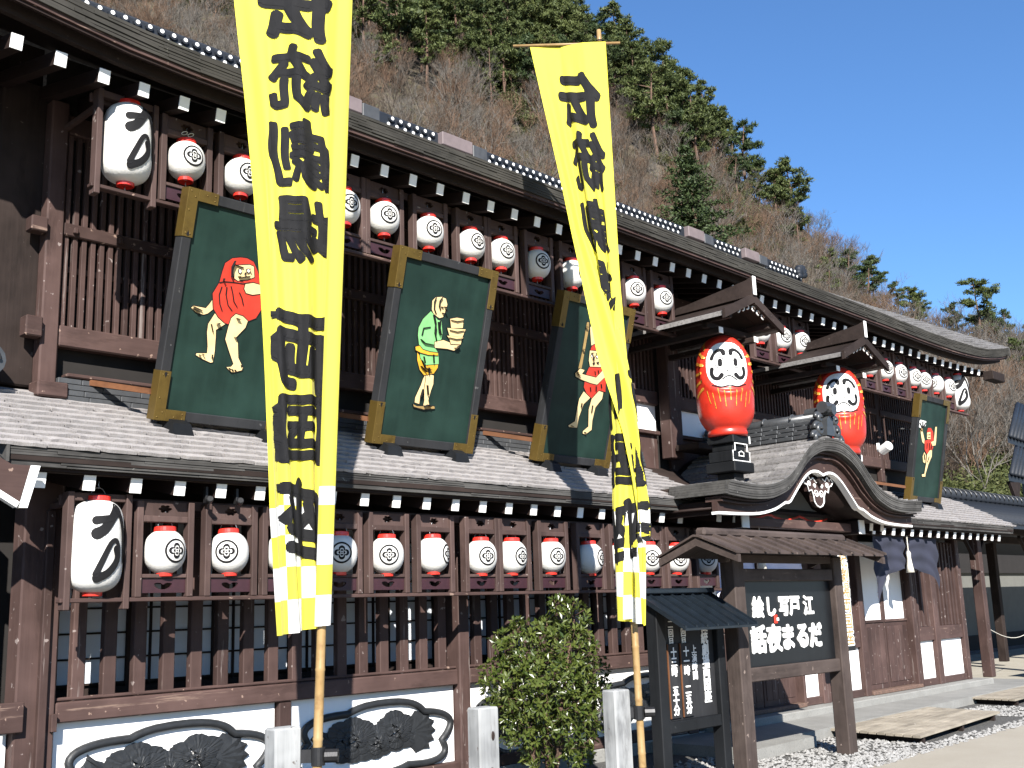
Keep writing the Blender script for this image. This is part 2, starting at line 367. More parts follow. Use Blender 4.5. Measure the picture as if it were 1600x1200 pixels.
def glyphs(body, size, bold, extrude=.002, name='lettering'):
    """letters from the built-in typeface as a flat mesh, x to the right, z up, facing -y"""
    cu = bpy.data.curves.new('tmp_letters', 'FONT'); cu.body = body; cu.size = size; cu.extrude = extrude
    cu.resolution_u = 2; cu.align_x = 'CENTER'; cu.align_y = 'CENTER'
    o = bpy.data.objects.new('tmp_letters', cu); COL.objects.link(o); bpy.context.view_layer.update()
    me = bpy.data.meshes.new_from_object(o.evaluated_get(bpy.context.evaluated_depsgraph_get()))
    bpy.data.objects.remove(o); bpy.data.curves.remove(cu)
    if bold:
        base = [v.co.copy() for v in me.vertices]; fs = [tuple(p.vertices) for p in me.polygons]; vs, ff = [], []
        for i in range(9):
            a = i * math.pi / 4; d = Vector((bold * math.cos(a), bold * math.sin(a), i * .00015)) if i < 8 else Vector((0, 0, .0014)); o_ = len(vs)
            vs += [b + d for b in base]; ff += [tuple(j + o_ for j in f) for f in fs]
        bpy.data.meshes.remove(me); me = bpy.data.meshes.new(name); me.from_pydata(vs, [], ff)
    xs = [v.co.x for v in me.vertices]; ys = [v.co.y for v in me.vertices]; cx, cy = (min(xs) + max(xs)) / 2, (min(ys) + max(ys)) / 2
    me.transform(Matrix(((1, 0, 0, -cx), (0, 0, -1, 0), (0, 1, 0, -cy), (0, 0, 0, 1)))); me.name = name
    return me
def brush_glyph(ch, bold):
    """one heavy character in a unit box (x right, y down), finely cut so that it can follow cloth"""
    me = glyphs(ch, 1.0, 0, 0.0); bm = bmesh.new(); bm.from_mesh(me); bpy.data.meshes.remove(me)
    bmesh.ops.remove_doubles(bm, verts=bm.verts, dist=1e-5)
    for ax in (0, 2):
        for i in range(-9, 10):
            n = Vector((0, 0, 0)); n[ax] = 1; bmesh.ops.bisect_plane(bm, geom=bm.verts[:] + bm.edges[:] + bm.faces[:], plane_co=n * (i * .055), plane_no=n)
    vs = [(v.co.x, -v.co.z) for v in bm.verts]; bm.verts.index_update(); fs = [tuple(v.index for v in f.verts) for f in bm.faces]; bm.free()
    mx = max(abs(a) for a, b in vs); my = max(abs(b) for a, b in vs)
    def wob(a, b): return (a + .035 * math.sin(3.1 * b + ord(ch)) + .02 * math.sin(9 * b + 4 * a), b + .03 * math.sin(3.7 * a + ord(ch) * .7) - .05 * a)
    vs = [wob(a * .43 / mx, b * .43 / my) for a, b in vs]
    out = []
    for i in range(13):
        an = i * math.pi / 6; d = (bold * math.cos(an), bold * .85 * math.sin(an)) if i < 12 else (0, 0); out.append([(.5 + a + d[0], .5 + b + d[1]) for a, b in vs])
    return out, fs
def ribbon(pts, wid, k=6, seg=3):
    """brush stroke as a closed outline; widths taper a little; pts 2D"""
    out = []
    P = [Vector((a, b)) for a, b in pts]
    if len(P) > 2:                                            # round the path
        Q = []
        for i in range(len(P) - 1):
            p0, p1, p2, p3 = P[max(0, i - 1)], P[i], P[i + 1], P[min(len(P) - 1, i + 2)]
            for j in range(seg):
                t = j / seg
                Q.append(.5 * ((2 * p1) + (p2 - p0) * t + (2 * p0 - 5 * p1 + 4 * p2 - p3) * t * t + (3 * p1 - p0 - 3 * p2 + p3) * t ** 3))
        Q.append(P[-1]); P = Q
    m = len(P)
    def w(i):
        t = i / (m - 1); return wid * .5 * (1.08 - .22 * math.sin(math.pi * t))
    L, Rr = [], []
    for i, p in enumerate(P):
        d = (P[min(m - 1, i + 1)] - P[max(0, i - 1)]).normalized(); nn = Vector((-d.y, d.x)); L.append(p + nn * w(i)); Rr.append(p - nn * w(i))
    d0 = (P[1] - P[0]).normalized(); d1 = (P[-1] - P[-2]).normalized()
    def capp(c, d, r):
        a0 = math.atan2(d.y, d.x); return [c + Vector((math.cos(a0 + a), math.sin(a0 + a))) * r for a in [math.pi / 2 - math.pi * q / k for q in range(1, k)]]
    return L, Rr, capp(P[0], -d0, w(0)), capp(P[-1], d1, w(m - 1))
def stroke(mb, pts, wid, fn, lift):
    """adds a stroke to mb through fn(a,b,lift)->point as a strip with round ends"""
    L, Rr, c0, c1 = ribbon(pts, wid)
    b = len(mb.v); m = len(L)
    for p in L: mb.v.append(tuple(fn(p.x, p.y, lift)))
    for p in Rr: mb.v.append(tuple(fn(p.x, p.y, lift)))
    for i in range(m - 1): mb.f.append((b + i, b + i + 1, b + m + i + 1, b + m + i))
    o = len(mb.v)
    for p in c1: mb.v.append(tuple(fn(p.x, p.y, lift)))
    mb.f.append(tuple([b + m - 1] + [o + i for i in range(len(c1))] + [b + 2 * m - 1]))
    o = len(mb.v)
    for p in c0: mb.v.append(tuple(fn(p.x, p.y, lift)))
    mb.f.append(tuple([b + m] + [o + i for i in range(len(c0))] + [b]))
def to_px(p):
    """where a point shows in the 1600 px wide picture (used to lay out the wood on the hill)"""
    d = Vector(p) - Vector((0, 0, 1.6)); z = d.dot(_f); return (800 + 1723 * d.dot(_r) / z, 600 + 1723 * d.dot(_d) / z)
ORD = ['first', 'second', 'third', 'fourth', 'fifth', 'sixth', 'seventh', 'eighth', 'ninth', 'tenth', 'eleventh', 'twelfth', 'thirteenth', 'fourteenth', 'fifteenth', 'sixteenth']
FIGURES = {
 'walker': [
  ('cream', [(0.354,0.989),(0.371,0.917),(0.331,0.877),(0.297,0.862),(0.229,0.869),(0.183,0.898),(0.201,0.915),(0.252,0.915),(0.309,0.915),(0.334,0.952)]),
  ('cream', [(0.394,0.887),(0.499,0.819),(0.424,0.760),(0.432,0.704),(0.442,0.592),(0.442,0.502),(0.422,0.495),(0.340,0.516),(0.285,0.537),(0.288,0.551),(0.379,0.564),(0.375,0.620),(0.351,0.729),(0.350,0.795)]),
  ('red', [(0.392,1.138),(0.403,1.230),(0.417,1.299),(0.473,1.349),(0.545,1.371),(0.605,1.376),(0.668,1.360),(0.719,1.292),(0.761,1.213),(0.801,1.113),(0.810,0.997),(0.768,0.912),(0.702,0.877),(0.646,0.911),(0.580,0.919),(0.554,0.876),(0.537,0.821),(0.493,0.828),(0.428,0.865),(0.376,0.922),(0.348,1.040)]),
  ('cream', [(0.580,0.914),(0.647,0.906),(0.697,0.876),(0.684,0.820),(0.612,0.727),(0.636,0.688),(0.662,0.566),(0.719,0.492),(0.711,0.472),(0.649,0.449),(0.617,0.445),(0.569,0.477),(0.610,0.487),(0.627,0.513),(0.574,0.602),(0.520,0.699),(0.530,0.796),(0.544,0.874)]),
  ('cream', [(0.504,1.297),(0.635,1.329),(0.675,1.322),(0.695,1.239),(0.639,1.209),(0.576,1.192),(0.551,1.182),(0.516,1.195),(0.496,1.248)]),
  ('cream', [(0.624,1.167),(0.692,1.190),(0.777,1.186),(0.788,1.120),(0.703,1.095),(0.642,1.098),(0.620,1.128)]),
  ('ink', [(0.389,1.140),(0.431,1.156),(0.515,1.166),(0.602,1.171),(0.664,1.192),(0.665,1.185),(0.603,1.163),(0.517,1.158),(0.433,1.148),(0.391,1.131)]),
  ('ink', [(0.420,1.110),(0.408,1.041),(0.426,0.969),(0.456,0.917),(0.449,0.914),(0.418,0.967),(0.400,1.040),(0.413,1.108)]),
  ('ink', [(0.465,1.114),(0.468,1.052),(0.500,0.972),(0.542,0.936),(0.534,0.933),(0.492,0.971),(0.460,1.051),(0.457,1.112)]),
  ('ink', [(0.501,1.127),(0.526,1.072),(0.548,1.009),(0.584,0.969),(0.578,0.967),(0.539,1.008),(0.518,1.071),(0.493,1.125)]),
  ('ink', [(0.582,1.092),(0.614,1.050),(0.637,0.996),(0.630,0.995),(0.607,1.047),(0.576,1.089)]),
  ('ink', [(0.535,1.270),(0.550,1.280),(0.567,1.277),(0.572,1.258),(0.559,1.240),(0.541,1.248)]),
  ('white', [(0.541,1.269),(0.551,1.275),(0.562,1.271),(0.566,1.257),(0.557,1.245),(0.545,1.251)]),
  ('ink', [(0.609,1.288),(0.624,1.297),(0.641,1.292),(0.644,1.273),(0.630,1.259),(0.615,1.267)]),
  ('white', [(0.615,1.285),(0.625,1.292),(0.636,1.287),(0.639,1.273),(0.629,1.264),(0.618,1.270)]),
  ('ink', [(0.513,1.304),(0.580,1.298),(0.578,1.292),(0.512,1.297)]),
  ('ink', [(0.552,1.206),(0.603,1.226),(0.650,1.240),(0.654,1.235),(0.604,1.219),(0.555,1.201)]),
  ('ink', [(0.196,0.909),(0.233,0.900),(0.276,0.890),(0.277,0.892),(0.234,0.904),(0.197,0.911)]),
  ('ink', [(0.193,0.894),(0.225,0.883),(0.258,0.879),(0.258,0.881),(0.227,0.887),(0.194,0.896)]),
  ('ink', [(0.228,0.872),(0.254,0.872),(0.254,0.874),(0.228,0.874)]),
  ('ink', [(0.369,0.798),(0.396,0.736),(0.398,0.737),(0.372,0.799)]),
  ('ink', [(0.420,0.561),(0.422,0.528),(0.425,0.528),(0.423,0.561)]),
  ('ink', [(0.692,0.512),(0.701,0.494),(0.703,0.495),(0.694,0.513)]),
  ('ink', [(0.304,0.543),(0.326,0.537),(0.326,0.539),(0.305,0.545)]),
  ('ink', [(0.333,0.552),(0.350,0.545),(0.351,0.547),(0.334,0.554)]),
  ('ink', [(0.585,0.473),(0.605,0.461),(0.606,0.463),(0.586,0.475)]),
  ('ink', [(0.612,0.468),(0.628,0.450),(0.630,0.452),(0.614,0.469)]),
  ('ink', [(0.640,0.466),(0.653,0.451),(0.655,0.452),(0.642,0.468)]),
  ('ink', [(0.586,0.880),(0.619,0.876),(0.620,0.879),(0.586,0.883)]),
  ('ink', [(0.590,0.728),(0.612,0.726),(0.613,0.728),(0.591,0.730)]),
  ('ink', [(0.417,0.805),(0.447,0.819),(0.445,0.821),(0.416,0.807)]),
  ('ink', [(0.601,1.260),(0.598,1.243),(0.616,1.244),(0.616,1.246),(0.602,1.246),(0.604,1.259)]),
  ('ink', [(0.541,1.218),(0.571,1.221),(0.571,1.224),(0.541,1.220)]),
  ('ink', [(0.631,1.291),(0.639,1.297),(0.637,1.298),(0.629,1.293)]),
  ('ink', [(0.491,1.334),(0.471,1.282),(0.482,1.198),(0.484,1.198),(0.477,1.282),(0.493,1.333)]),
  ('ink', [(0.416,1.176),(0.414,1.156),(0.416,1.156),(0.418,1.176)]),
 ],
 'carrier': [
  ('cream', [(0.498,1.306),(0.489,1.387),(0.523,1.426),(0.601,1.444),(0.652,1.435),(0.679,1.384),(0.673,1.327),(0.649,1.259),(0.608,1.242),(0.564,1.253),(0.523,1.274)]),
  ('cream', [(0.529,0.680),(0.576,0.686),(0.562,0.575),(0.508,0.477),(0.510,0.408),(0.453,0.416),(0.452,0.462),(0.499,0.585),(0.513,0.642)]),
  ('cream', [(0.542,0.700),(0.636,0.694),(0.647,0.613),(0.628,0.546),(0.614,0.453),(0.639,0.400),(0.561,0.388),(0.567,0.447),(0.546,0.555),(0.547,0.628)]),
  ('amber', [(0.395,0.880),(0.452,0.834),(0.536,0.773),(0.671,0.828),(0.670,0.772),(0.632,0.712),(0.517,0.682),(0.456,0.725),(0.409,0.810)]),
  ('jade', [(0.485,1.286),(0.526,1.262),(0.583,1.220),(0.632,1.219),(0.667,1.104),(0.665,1.049),(0.597,0.956),(0.655,0.909),(0.675,0.810),(0.499,0.777),(0.438,0.841),(0.408,0.937),(0.372,1.040),(0.367,1.112),(0.405,1.200)]),
  ('cream', [(0.587,1.009),(0.691,1.043),(0.819,1.025),(0.916,1.049),(0.900,1.000),(0.844,0.964),(0.755,0.969),(0.597,0.956)]),
  ('sand', [(0.737,1.255),(0.820,1.281),(0.908,1.283),(0.913,1.195),(0.766,1.172)]),
  ('sand', [(0.717,1.164),(0.953,1.187),(0.944,1.167),(0.925,1.107),(0.761,1.091),(0.725,1.150)]),
  ('sand', [(0.726,1.091),(0.938,1.105),(0.921,1.088),(0.914,1.034),(0.790,1.021),(0.761,1.069)]),
  ('amber', [(0.357,0.929),(0.406,0.946),(0.448,0.915),(0.546,0.906),(0.642,0.912),(0.647,0.889),(0.527,0.878),(0.430,0.885),(0.368,0.900)]),
  ('ochre', [(0.429,0.396),(0.479,0.383),(0.692,0.406),(0.703,0.385),(0.566,0.363),(0.444,0.375)]),
  ('ink', [(0.515,1.254),(0.523,1.261),(0.588,1.129),(0.595,1.056),(0.583,1.054),(0.576,1.127)]),
  ('ink', [(0.411,1.046),(0.421,1.120),(0.505,1.143),(0.507,1.134),(0.430,1.111),(0.425,1.048)]),
  ('ink', [(0.601,1.352),(0.631,1.352),(0.632,1.346),(0.603,1.345)]),
  ('ink', [(0.642,1.359),(0.674,1.359),(0.673,1.353),(0.643,1.352)]),
  ('ink', [(0.624,1.297),(0.654,1.296),(0.655,1.289),(0.626,1.290)]),
  ('ink', [(0.522,1.425),(0.508,1.382),(0.518,1.309),(0.552,1.266),(0.556,1.267),(0.525,1.311),(0.516,1.382),(0.525,1.424)]),
  ('ink', [(0.600,1.441),(0.573,1.403),(0.574,1.347),(0.598,1.310),(0.601,1.312),(0.581,1.349),(0.580,1.402),(0.603,1.440)]),
  ('ink', [(0.746,1.245),(0.827,1.242),(0.907,1.268),(0.905,1.271),(0.826,1.248),(0.746,1.248)]),
  ('ink', [(0.745,1.148),(0.846,1.144),(0.933,1.171),(0.932,1.174),(0.846,1.150),(0.745,1.151)]),
  ('ink', [(0.754,1.076),(0.848,1.072),(0.928,1.093),(0.927,1.096),(0.847,1.078),(0.754,1.079)]),
  ('ink', [(0.524,1.261),(0.557,1.179),(0.565,1.088),(0.600,1.020),(0.604,1.021),(0.573,1.090),(0.565,1.180),(0.528,1.262)]),
  ('ink', [(0.611,1.217),(0.612,1.151),(0.647,1.082),(0.650,1.084),(0.619,1.152),(0.615,1.218)]),
  ('ink', [(0.405,1.008),(0.458,0.978),(0.580,0.979),(0.580,0.982),(0.460,0.984),(0.407,1.010)]),
  ('ink', [(0.470,0.854),(0.498,0.795),(0.502,0.796),(0.473,0.856)]),
  ('ink', [(0.584,0.889),(0.607,0.810),(0.610,0.810),(0.588,0.890)]),
  ('ink', [(0.453,0.815),(0.506,0.748),(0.589,0.742),(0.590,0.745),(0.511,0.753),(0.457,0.817)]),
  ('ink', [(0.452,0.760),(0.534,0.713),(0.536,0.715),(0.455,0.763)]),
  ('ink', [(0.553,0.760),(0.564,0.703),(0.568,0.704),(0.557,0.761)]),
  ('ink', [(0.561,0.593),(0.588,0.504),(0.592,0.505),(0.565,0.594)]),
  ('ink', [(0.516,0.551),(0.502,0.477),(0.505,0.476),(0.520,0.551)]),
  ('ink', [(0.875,1.004),(0.903,1.020),(0.900,1.022),(0.873,1.007)]),
  ('ink', [(0.839,0.990),(0.888,0.997),(0.888,1.000),(0.839,0.992)]),
  ('ink', [(0.562,0.387),(0.606,0.408),(0.644,0.396),(0.645,0.399),(0.605,0.414),(0.560,0.389)]),
  ('ink', [(0.653,1.333),(0.663,1.317),(0.653,1.310),(0.655,1.308),(0.671,1.317),(0.656,1.334)]),
  ('ink', [(0.584,1.202),(0.617,1.096),(0.621,1.097),(0.588,1.202)]),
 ],
 'poler': [
  ('ochre', [(0.456,1.538),(0.490,1.543),(0.503,1.487),(0.493,1.036),(0.442,1.029),(0.458,1.200)]),
  ('cream', [(0.520,1.490),(0.541,1.516),(0.645,1.327),(0.588,1.301),(0.546,1.412)]),
  ('cream', [(0.589,0.797),(0.709,0.741),(0.619,0.660),(0.579,0.515),(0.577,0.398),(0.447,0.392),(0.435,0.408),(0.528,0.463),(0.531,0.615),(0.537,0.709)]),
  ('red', [(0.611,1.069),(0.832,1.099),(0.920,0.992),(0.946,0.833),(0.852,0.840),(0.773,0.783),(0.737,0.738),(0.637,0.785),(0.579,0.843),(0.576,0.901),(0.582,0.995)]),
  ('cream', [(0.835,0.832),(0.911,0.823),(0.908,0.751),(0.821,0.647),(0.806,0.503),(0.820,0.398),(0.733,0.337),(0.687,0.344),(0.682,0.367),(0.759,0.427),(0.719,0.612),(0.738,0.732)]),
  ('cream', [(0.505,0.979),(0.568,0.976),(0.750,0.970),(0.855,1.078),(0.915,1.015),(0.784,0.897),(0.674,0.901),(0.527,0.918),(0.417,0.939),(0.401,0.972),(0.467,1.033),(0.540,1.025)]),
  ('cream', [(0.573,1.246),(0.651,1.261),(0.767,1.268),(0.805,1.096),(0.618,1.076),(0.584,1.136)]),
  ('red', [(0.580,1.253),(0.589,1.295),(0.645,1.327),(0.713,1.308),(0.768,1.266),(0.651,1.261)]),
  ('ink', [(0.592,1.196),(0.610,1.213),(0.635,1.200),(0.621,1.165)]),
  ('white', [(0.602,1.195),(0.612,1.206),(0.627,1.196),(0.619,1.173)]),
  ('ink', [(0.672,1.201),(0.696,1.220),(0.728,1.206),(0.706,1.171)]),
  ('white', [(0.684,1.201),(0.697,1.213),(0.716,1.203),(0.705,1.179)]),
  ('ink', [(0.646,1.115),(0.665,1.130),(0.685,1.117),(0.668,1.096)]),
  ('ink', [(0.710,1.136),(0.748,1.147),(0.750,1.140),(0.722,1.132),(0.750,1.121),(0.740,1.116),(0.712,1.128)]),
  ('ink', [(0.706,1.035),(0.724,0.996),(0.729,0.997),(0.711,1.036)]),
  ('ink', [(0.757,1.053),(0.770,1.019),(0.775,1.021),(0.762,1.054)]),
  ('ink', [(0.673,0.854),(0.692,0.809),(0.697,0.810),(0.678,0.855)]),
  ('ink', [(0.768,0.877),(0.780,0.820),(0.785,0.820),(0.773,0.878)]),
  ('ink', [(0.843,0.910),(0.862,0.865),(0.867,0.866),(0.848,0.911)]),
  ('ink', [(0.579,0.667),(0.580,0.621),(0.585,0.621),(0.584,0.668)]),
  ('ink', [(0.759,0.664),(0.763,0.581),(0.768,0.582),(0.765,0.664)]),
  ('ink', [(0.406,0.988),(0.451,0.982),(0.452,0.986),(0.407,0.991)]),
  ('ink', [(0.418,0.972),(0.463,0.966),(0.464,0.970),(0.419,0.976)]),
  ('ink', [(0.431,0.956),(0.483,0.957),(0.483,0.961),(0.431,0.960)]),
  ('ink', [(0.468,0.410),(0.505,0.401),(0.506,0.405),(0.470,0.413)]),
  ('ink', [(0.699,0.361),(0.729,0.350),(0.732,0.353),(0.702,0.364)]),
  ('ink', [(0.641,1.191),(0.636,1.154),(0.664,1.151),(0.665,1.155),(0.646,1.157),(0.647,1.192)]),
  ('ink', [(0.597,1.218),(0.626,1.227),(0.624,1.230),(0.595,1.222)]),
  ('ink', [(0.677,1.227),(0.714,1.240),(0.712,1.243),(0.675,1.231)]),
  ('ink', [(0.431,1.485),(0.467,1.485),(0.467,1.489),(0.432,1.489)]),
  ('ink', [(0.439,1.242),(0.475,1.242),(0.475,1.245),(0.440,1.246)]),
 ],
 'dancer': [
  ('cream', [(0.199,1.160),(0.260,1.175),(0.380,1.019),(0.397,0.947),(0.304,0.976),(0.238,1.081)]),
  ('white', [(0.055,1.239),(0.161,1.328),(0.376,1.325),(0.371,1.251),(0.258,1.184),(0.170,1.194)]),
  ('cream', [(0.413,0.818),(0.493,0.768),(0.488,0.638),(0.407,0.651),(0.370,0.741)]),
  ('red', [(0.436,1.154),(0.464,1.222),(0.571,1.232),(0.671,1.176),(0.726,1.031),(0.623,1.003),(0.462,1.041)]),
  ('red', [(0.384,1.001),(0.528,1.036),(0.687,1.008),(0.730,0.918),(0.678,0.858),(0.518,0.789),(0.417,0.855)]),
  ('cream', [(0.438,1.145),(0.564,1.166),(0.599,1.048),(0.462,1.041)]),
  ('cream', [(0.730,1.266),(0.791,1.272),(0.813,1.038),(0.808,0.962),(0.680,0.942),(0.623,1.003),(0.726,1.031)]),
  ('cream', [(0.610,0.867),(0.688,0.868),(0.698,0.765),(0.598,0.627),(0.527,0.464),(0.529,0.418),(0.410,0.410),(0.389,0.446),(0.484,0.461),(0.513,0.621),(0.518,0.789)]),
  ('ink', [(0.466,1.120),(0.491,1.122),(0.496,1.100),(0.471,1.098)]),
  ('ink', [(0.524,1.129),(0.550,1.131),(0.555,1.109),(0.529,1.107)]),
  ('ink', [(0.485,1.073),(0.570,1.081),(0.572,1.072),(0.487,1.064)]),
  ('ochre', [(0.170,1.194),(0.221,1.194),(0.266,1.166),(0.221,1.157)]),
  ('ink', [(0.472,0.972),(0.480,0.879),(0.490,0.880),(0.483,0.972)]),
  ('ink', [(0.557,0.979),(0.595,0.870),(0.606,0.871),(0.568,0.980)]),
  ('ink', [(0.647,0.968),(0.651,0.893),(0.662,0.894),(0.658,0.968)]),
  ('ink', [(0.407,0.780),(0.436,0.690),(0.447,0.691),(0.418,0.781)]),
  ('ink', [(0.586,0.758),(0.542,0.661),(0.553,0.661),(0.596,0.757)]),
  ('ink', [(0.127,1.272),(0.228,1.199),(0.237,1.202),(0.136,1.275)]),
  ('ink', [(0.225,1.305),(0.244,1.201),(0.255,1.202),(0.236,1.306)]),
  ('ink', [(0.327,1.294),(0.262,1.198),(0.272,1.198),(0.337,1.293)]),
 ],
}

# ================================================================== GROUND
def struct(name, mb, mat, **k): return tag(mb.build(name, mat, **k), kind='structure')
struct('ground', MB().add([(-400, -400, 0), (900, -400, 0), (900, 900, 0), (-400, 900, 0)], [(0, 1, 2, 3)]), 'gravel')
rows = []
for i in range(91):
    x = -20 + i; e = 5.12 + .02 * x + .05 * mnoise.noise(Vector((x * .5, 0, 0))); rows.append([(x, e, .004), (x, -60, .004)])
struct('road', MB().grid(rows), 'road')
# entrance slab with a jog, and the higher plinth along the wall
plat = [(10.25, 6.48), (11.55, 6.52), (11.6, 6.78), (20.7, 7.1), (20.7, 12.0), (10.25, 12.0)]
struct('entrance_slab', MB().prism(plat, lambda a, b, t: (a, b, t), -.05, .115), 'conc')
struct('wall_plinth', MB().cbox(11.35, 19.6, 7.62, 8.6, .1, .205, .012), 'conc')
struct('foundation', MB().cbox(2.2, 11.34, 7.84, 8.2, -.05, .13, .01), 'conc')
struct('forecourt', MB().add([(20.72, 5.6, .006), (70, 6.4, .006), (70, 12.5, .006), (20.72, 12.5, .006)], [(0, 1, 2, 3)]), 'earth')
# loose stones on the gravel strip
rnd = random.Random(3)
g = MB()
def stone(mb, x, y, r, z=0):
    a0 = rnd.random() * 6.28; sx, sy, sz = r * rnd.uniform(.7, 1.3), r * rnd.uniform(.7, 1.2), r * rnd.uniform(.45, .8)
    ca, sa = math.cos(a0), math.sin(a0); vs = []
    for (u, w, q) in ((1, 0, 0), (.3, .9, .1), (-.8, .6, 0), (-.9, -.5, .1), (.2, -1, 0), (.1, .1, 1), (0, 0, -.6)):
        u *= sx * rnd.uniform(.8, 1.15); w *= sy * rnd.uniform(.8, 1.15); vs.append((x + u * ca - w * sa, y + u * sa + w * ca, z + sz * .35 + q * sz))
    mb.add(vs, [(0, 1, 5), (1, 2, 5), (2, 3, 5), (3, 4, 5), (4, 0, 5), (1, 0, 6), (2, 1, 6), (3, 2, 6), (4, 3, 6), (0, 4, 6)])
for i in range(9000):
    x = 7.6 + 9.2 * rnd.random() ** 1.4; y = rnd.uniform(5.22 + .02 * (x - 8), 7.05)
    if x > 10.2 and y > (6.46 if x < 11.6 else 6.76): continue
    if 12.35 < x < 15.5 and 5.6 < y < 7.1: continue
    stone(g, x, y, rnd.choice((.012, .016, .02, .026, .034)))
for i in range(60): stone(g, rnd.uniform(8.4, 11.5), rnd.uniform(5.3, 5.6), rnd.uniform(.03, .055))
tag(g.build('gravel_stones', 'stonewhite', fix=False), 'pale loose gravel stones between slab and road', 'gravel', kind='stuff')
# walk boards
def walk_board(label, A, ux, uy, L, W, n):
    t = thing('walk_board', label, 'boardwalk', (A[0], A[1], 0), 0, 'slatted walk boards on the gravel')
    ux = Vector((*ux, 0)).normalized(); uy = Vector((*uy, 0)).normalized(); A = Vector((*A, 0)); pw = W / n
    for i in range(n):
        o = A + uy * (pw * i) + Vector((0, 0, .075 + rnd.uniform(-.002, .002)))
        MB().obox(o, ux * (L + rnd.uniform(-.02, .02)), uy * (pw - .016), (0, 0, .028)).build('plank', 'plank', t)
    for f in (.04, .5, .93):
        MB().obox(A + ux * (L * f) + uy * .02, ux * .07, uy * (W - .04), (0, 0, .073)).build('bearer', 'old_wood', t)
walk_board('slatted walk board on gravel nearest the big sign', (12.17, 5.6), (.997, .085), (.2, .98), 2.95, 1.42, 12)
walk_board('slatted walk board farther along, at the right edge', (16.9, 6.3), (.997, .07), (.2, .98), 3.6, 1.0, 9)

# ================================================================== THEATRE: walls
YW, YU_, YE, YE2 = 7.9, 8.35, 7.2, 7.1
T = thing('theatre', 'two-storey dark brown timber theatre with white rafter ends and shingled roofs', 'building', (11, 8.4, 0))
def shared(name, mat, fnmesh):
    mb = MB(); fnmesh(mb); return mb.mesh(name, mat)
# ground floor, left lattice front
for x0, x1, z0, z1 in ((3.22, 3.50, .12, 2.62), (7.36, 7.50, .12, 2.5), (11.0, 11.2, .12, 2.6), (2.55, 2.85, .12, 2.62)):
    bx('post', 'brown_v', T, x0, x1, YW - .07, YW + .12, z0, z1, .012)
bx('post', 'brown_v', T, 3.36, 3.42, YW - .12, YW - .072, .3, 2.4, .006)
for x0, x1 in ((5.37, 5.49), (9.26, 9.38)): bx('post', 'brown_v', T, x0, x1, YW - .035, YW + .08, .13, .93)
for x0, x1 in ((3.51, 7.35), (7.51, 10.99), (2.86, 3.21)): bx('sill_beam', 'brown_h', T, x0, x1, YW - .055, YW + .1, .93, 1.07, .01)
for x0, x1 in ((3.51, 7.35), (7.51, 10.99)): bx('base_beam', 'brown_h', T, x0, x1, YW - .05, YW + .1, .13, .24, .01)
bx('sill_ledge', 'old_wood_h', T, 3.5, 11, YW + .105, 8.37, .98, 1.055)
bx('lintel', 'brown_h', T, 3.51, 10.99, YW - .03, YW + .09, 2.40, 2.52)
# repaired beam block and tenon ends
bx('tenon', 'brown_v', T, 3.46, 3.5, YW - .11, YW - .075, .88, 1.0, .004); bx('beam_end', 'brown_h', T, 3.1, 3.26, YW - .13, YW - .075, .9, 1.1, .006)
# lattice bars
LB = MB().cbox(-.05, .05, -.035, .035, 0, 1.33, .007).mesh('bar', M['brown_v'])
lat = bx('lattice_rail', 'brown_h', T, 3.52, 10.98, YW - .02, YW + .03, 1.075, 1.1)
x = 3.68
while x < 10.95:
    if not 7.3 < x < 7.56: put('bar', LB, lat, (x, YW + .02, 1.07))
    x += .2345
# shoji screens behind the bars
sh = MB()
for x0 in [3.55 + .19 * i for i in range(40)]: sh.box(x0 - (.016 if int((x0 - 3.55) / .19 + .5) % 4 == 0 else .006), x0 + (.016 if int((x0 - 3.55) / .19 + .5) % 4 == 0 else .006), 8.385, 8.41, 1.05, 2.5)
for i in range(8): sh.box(3.5, 11, 8.389, 8.406, 1.15 + .19 * i - .007, 1.15 + .19 * i + .007)
sh.box(3.5, 11, 8.38, 8.412, 1.056, 1.12)
sj = sh.build('shoji_screen', 'old_wood', T)
PN = MB().box(-.088, .088, -.003, .003, -.087, .087).mesh('pane', M['paper'])
for i in range(39):
    for j in range(7): put('pane', PN, sj, (3.645 + .19 * i, 8.415, 1.245 + .19 * j))
bx('inner_wall', 'dark', T, 2.3, 20, 8.47, 8.5, .1, 3.6, 0)
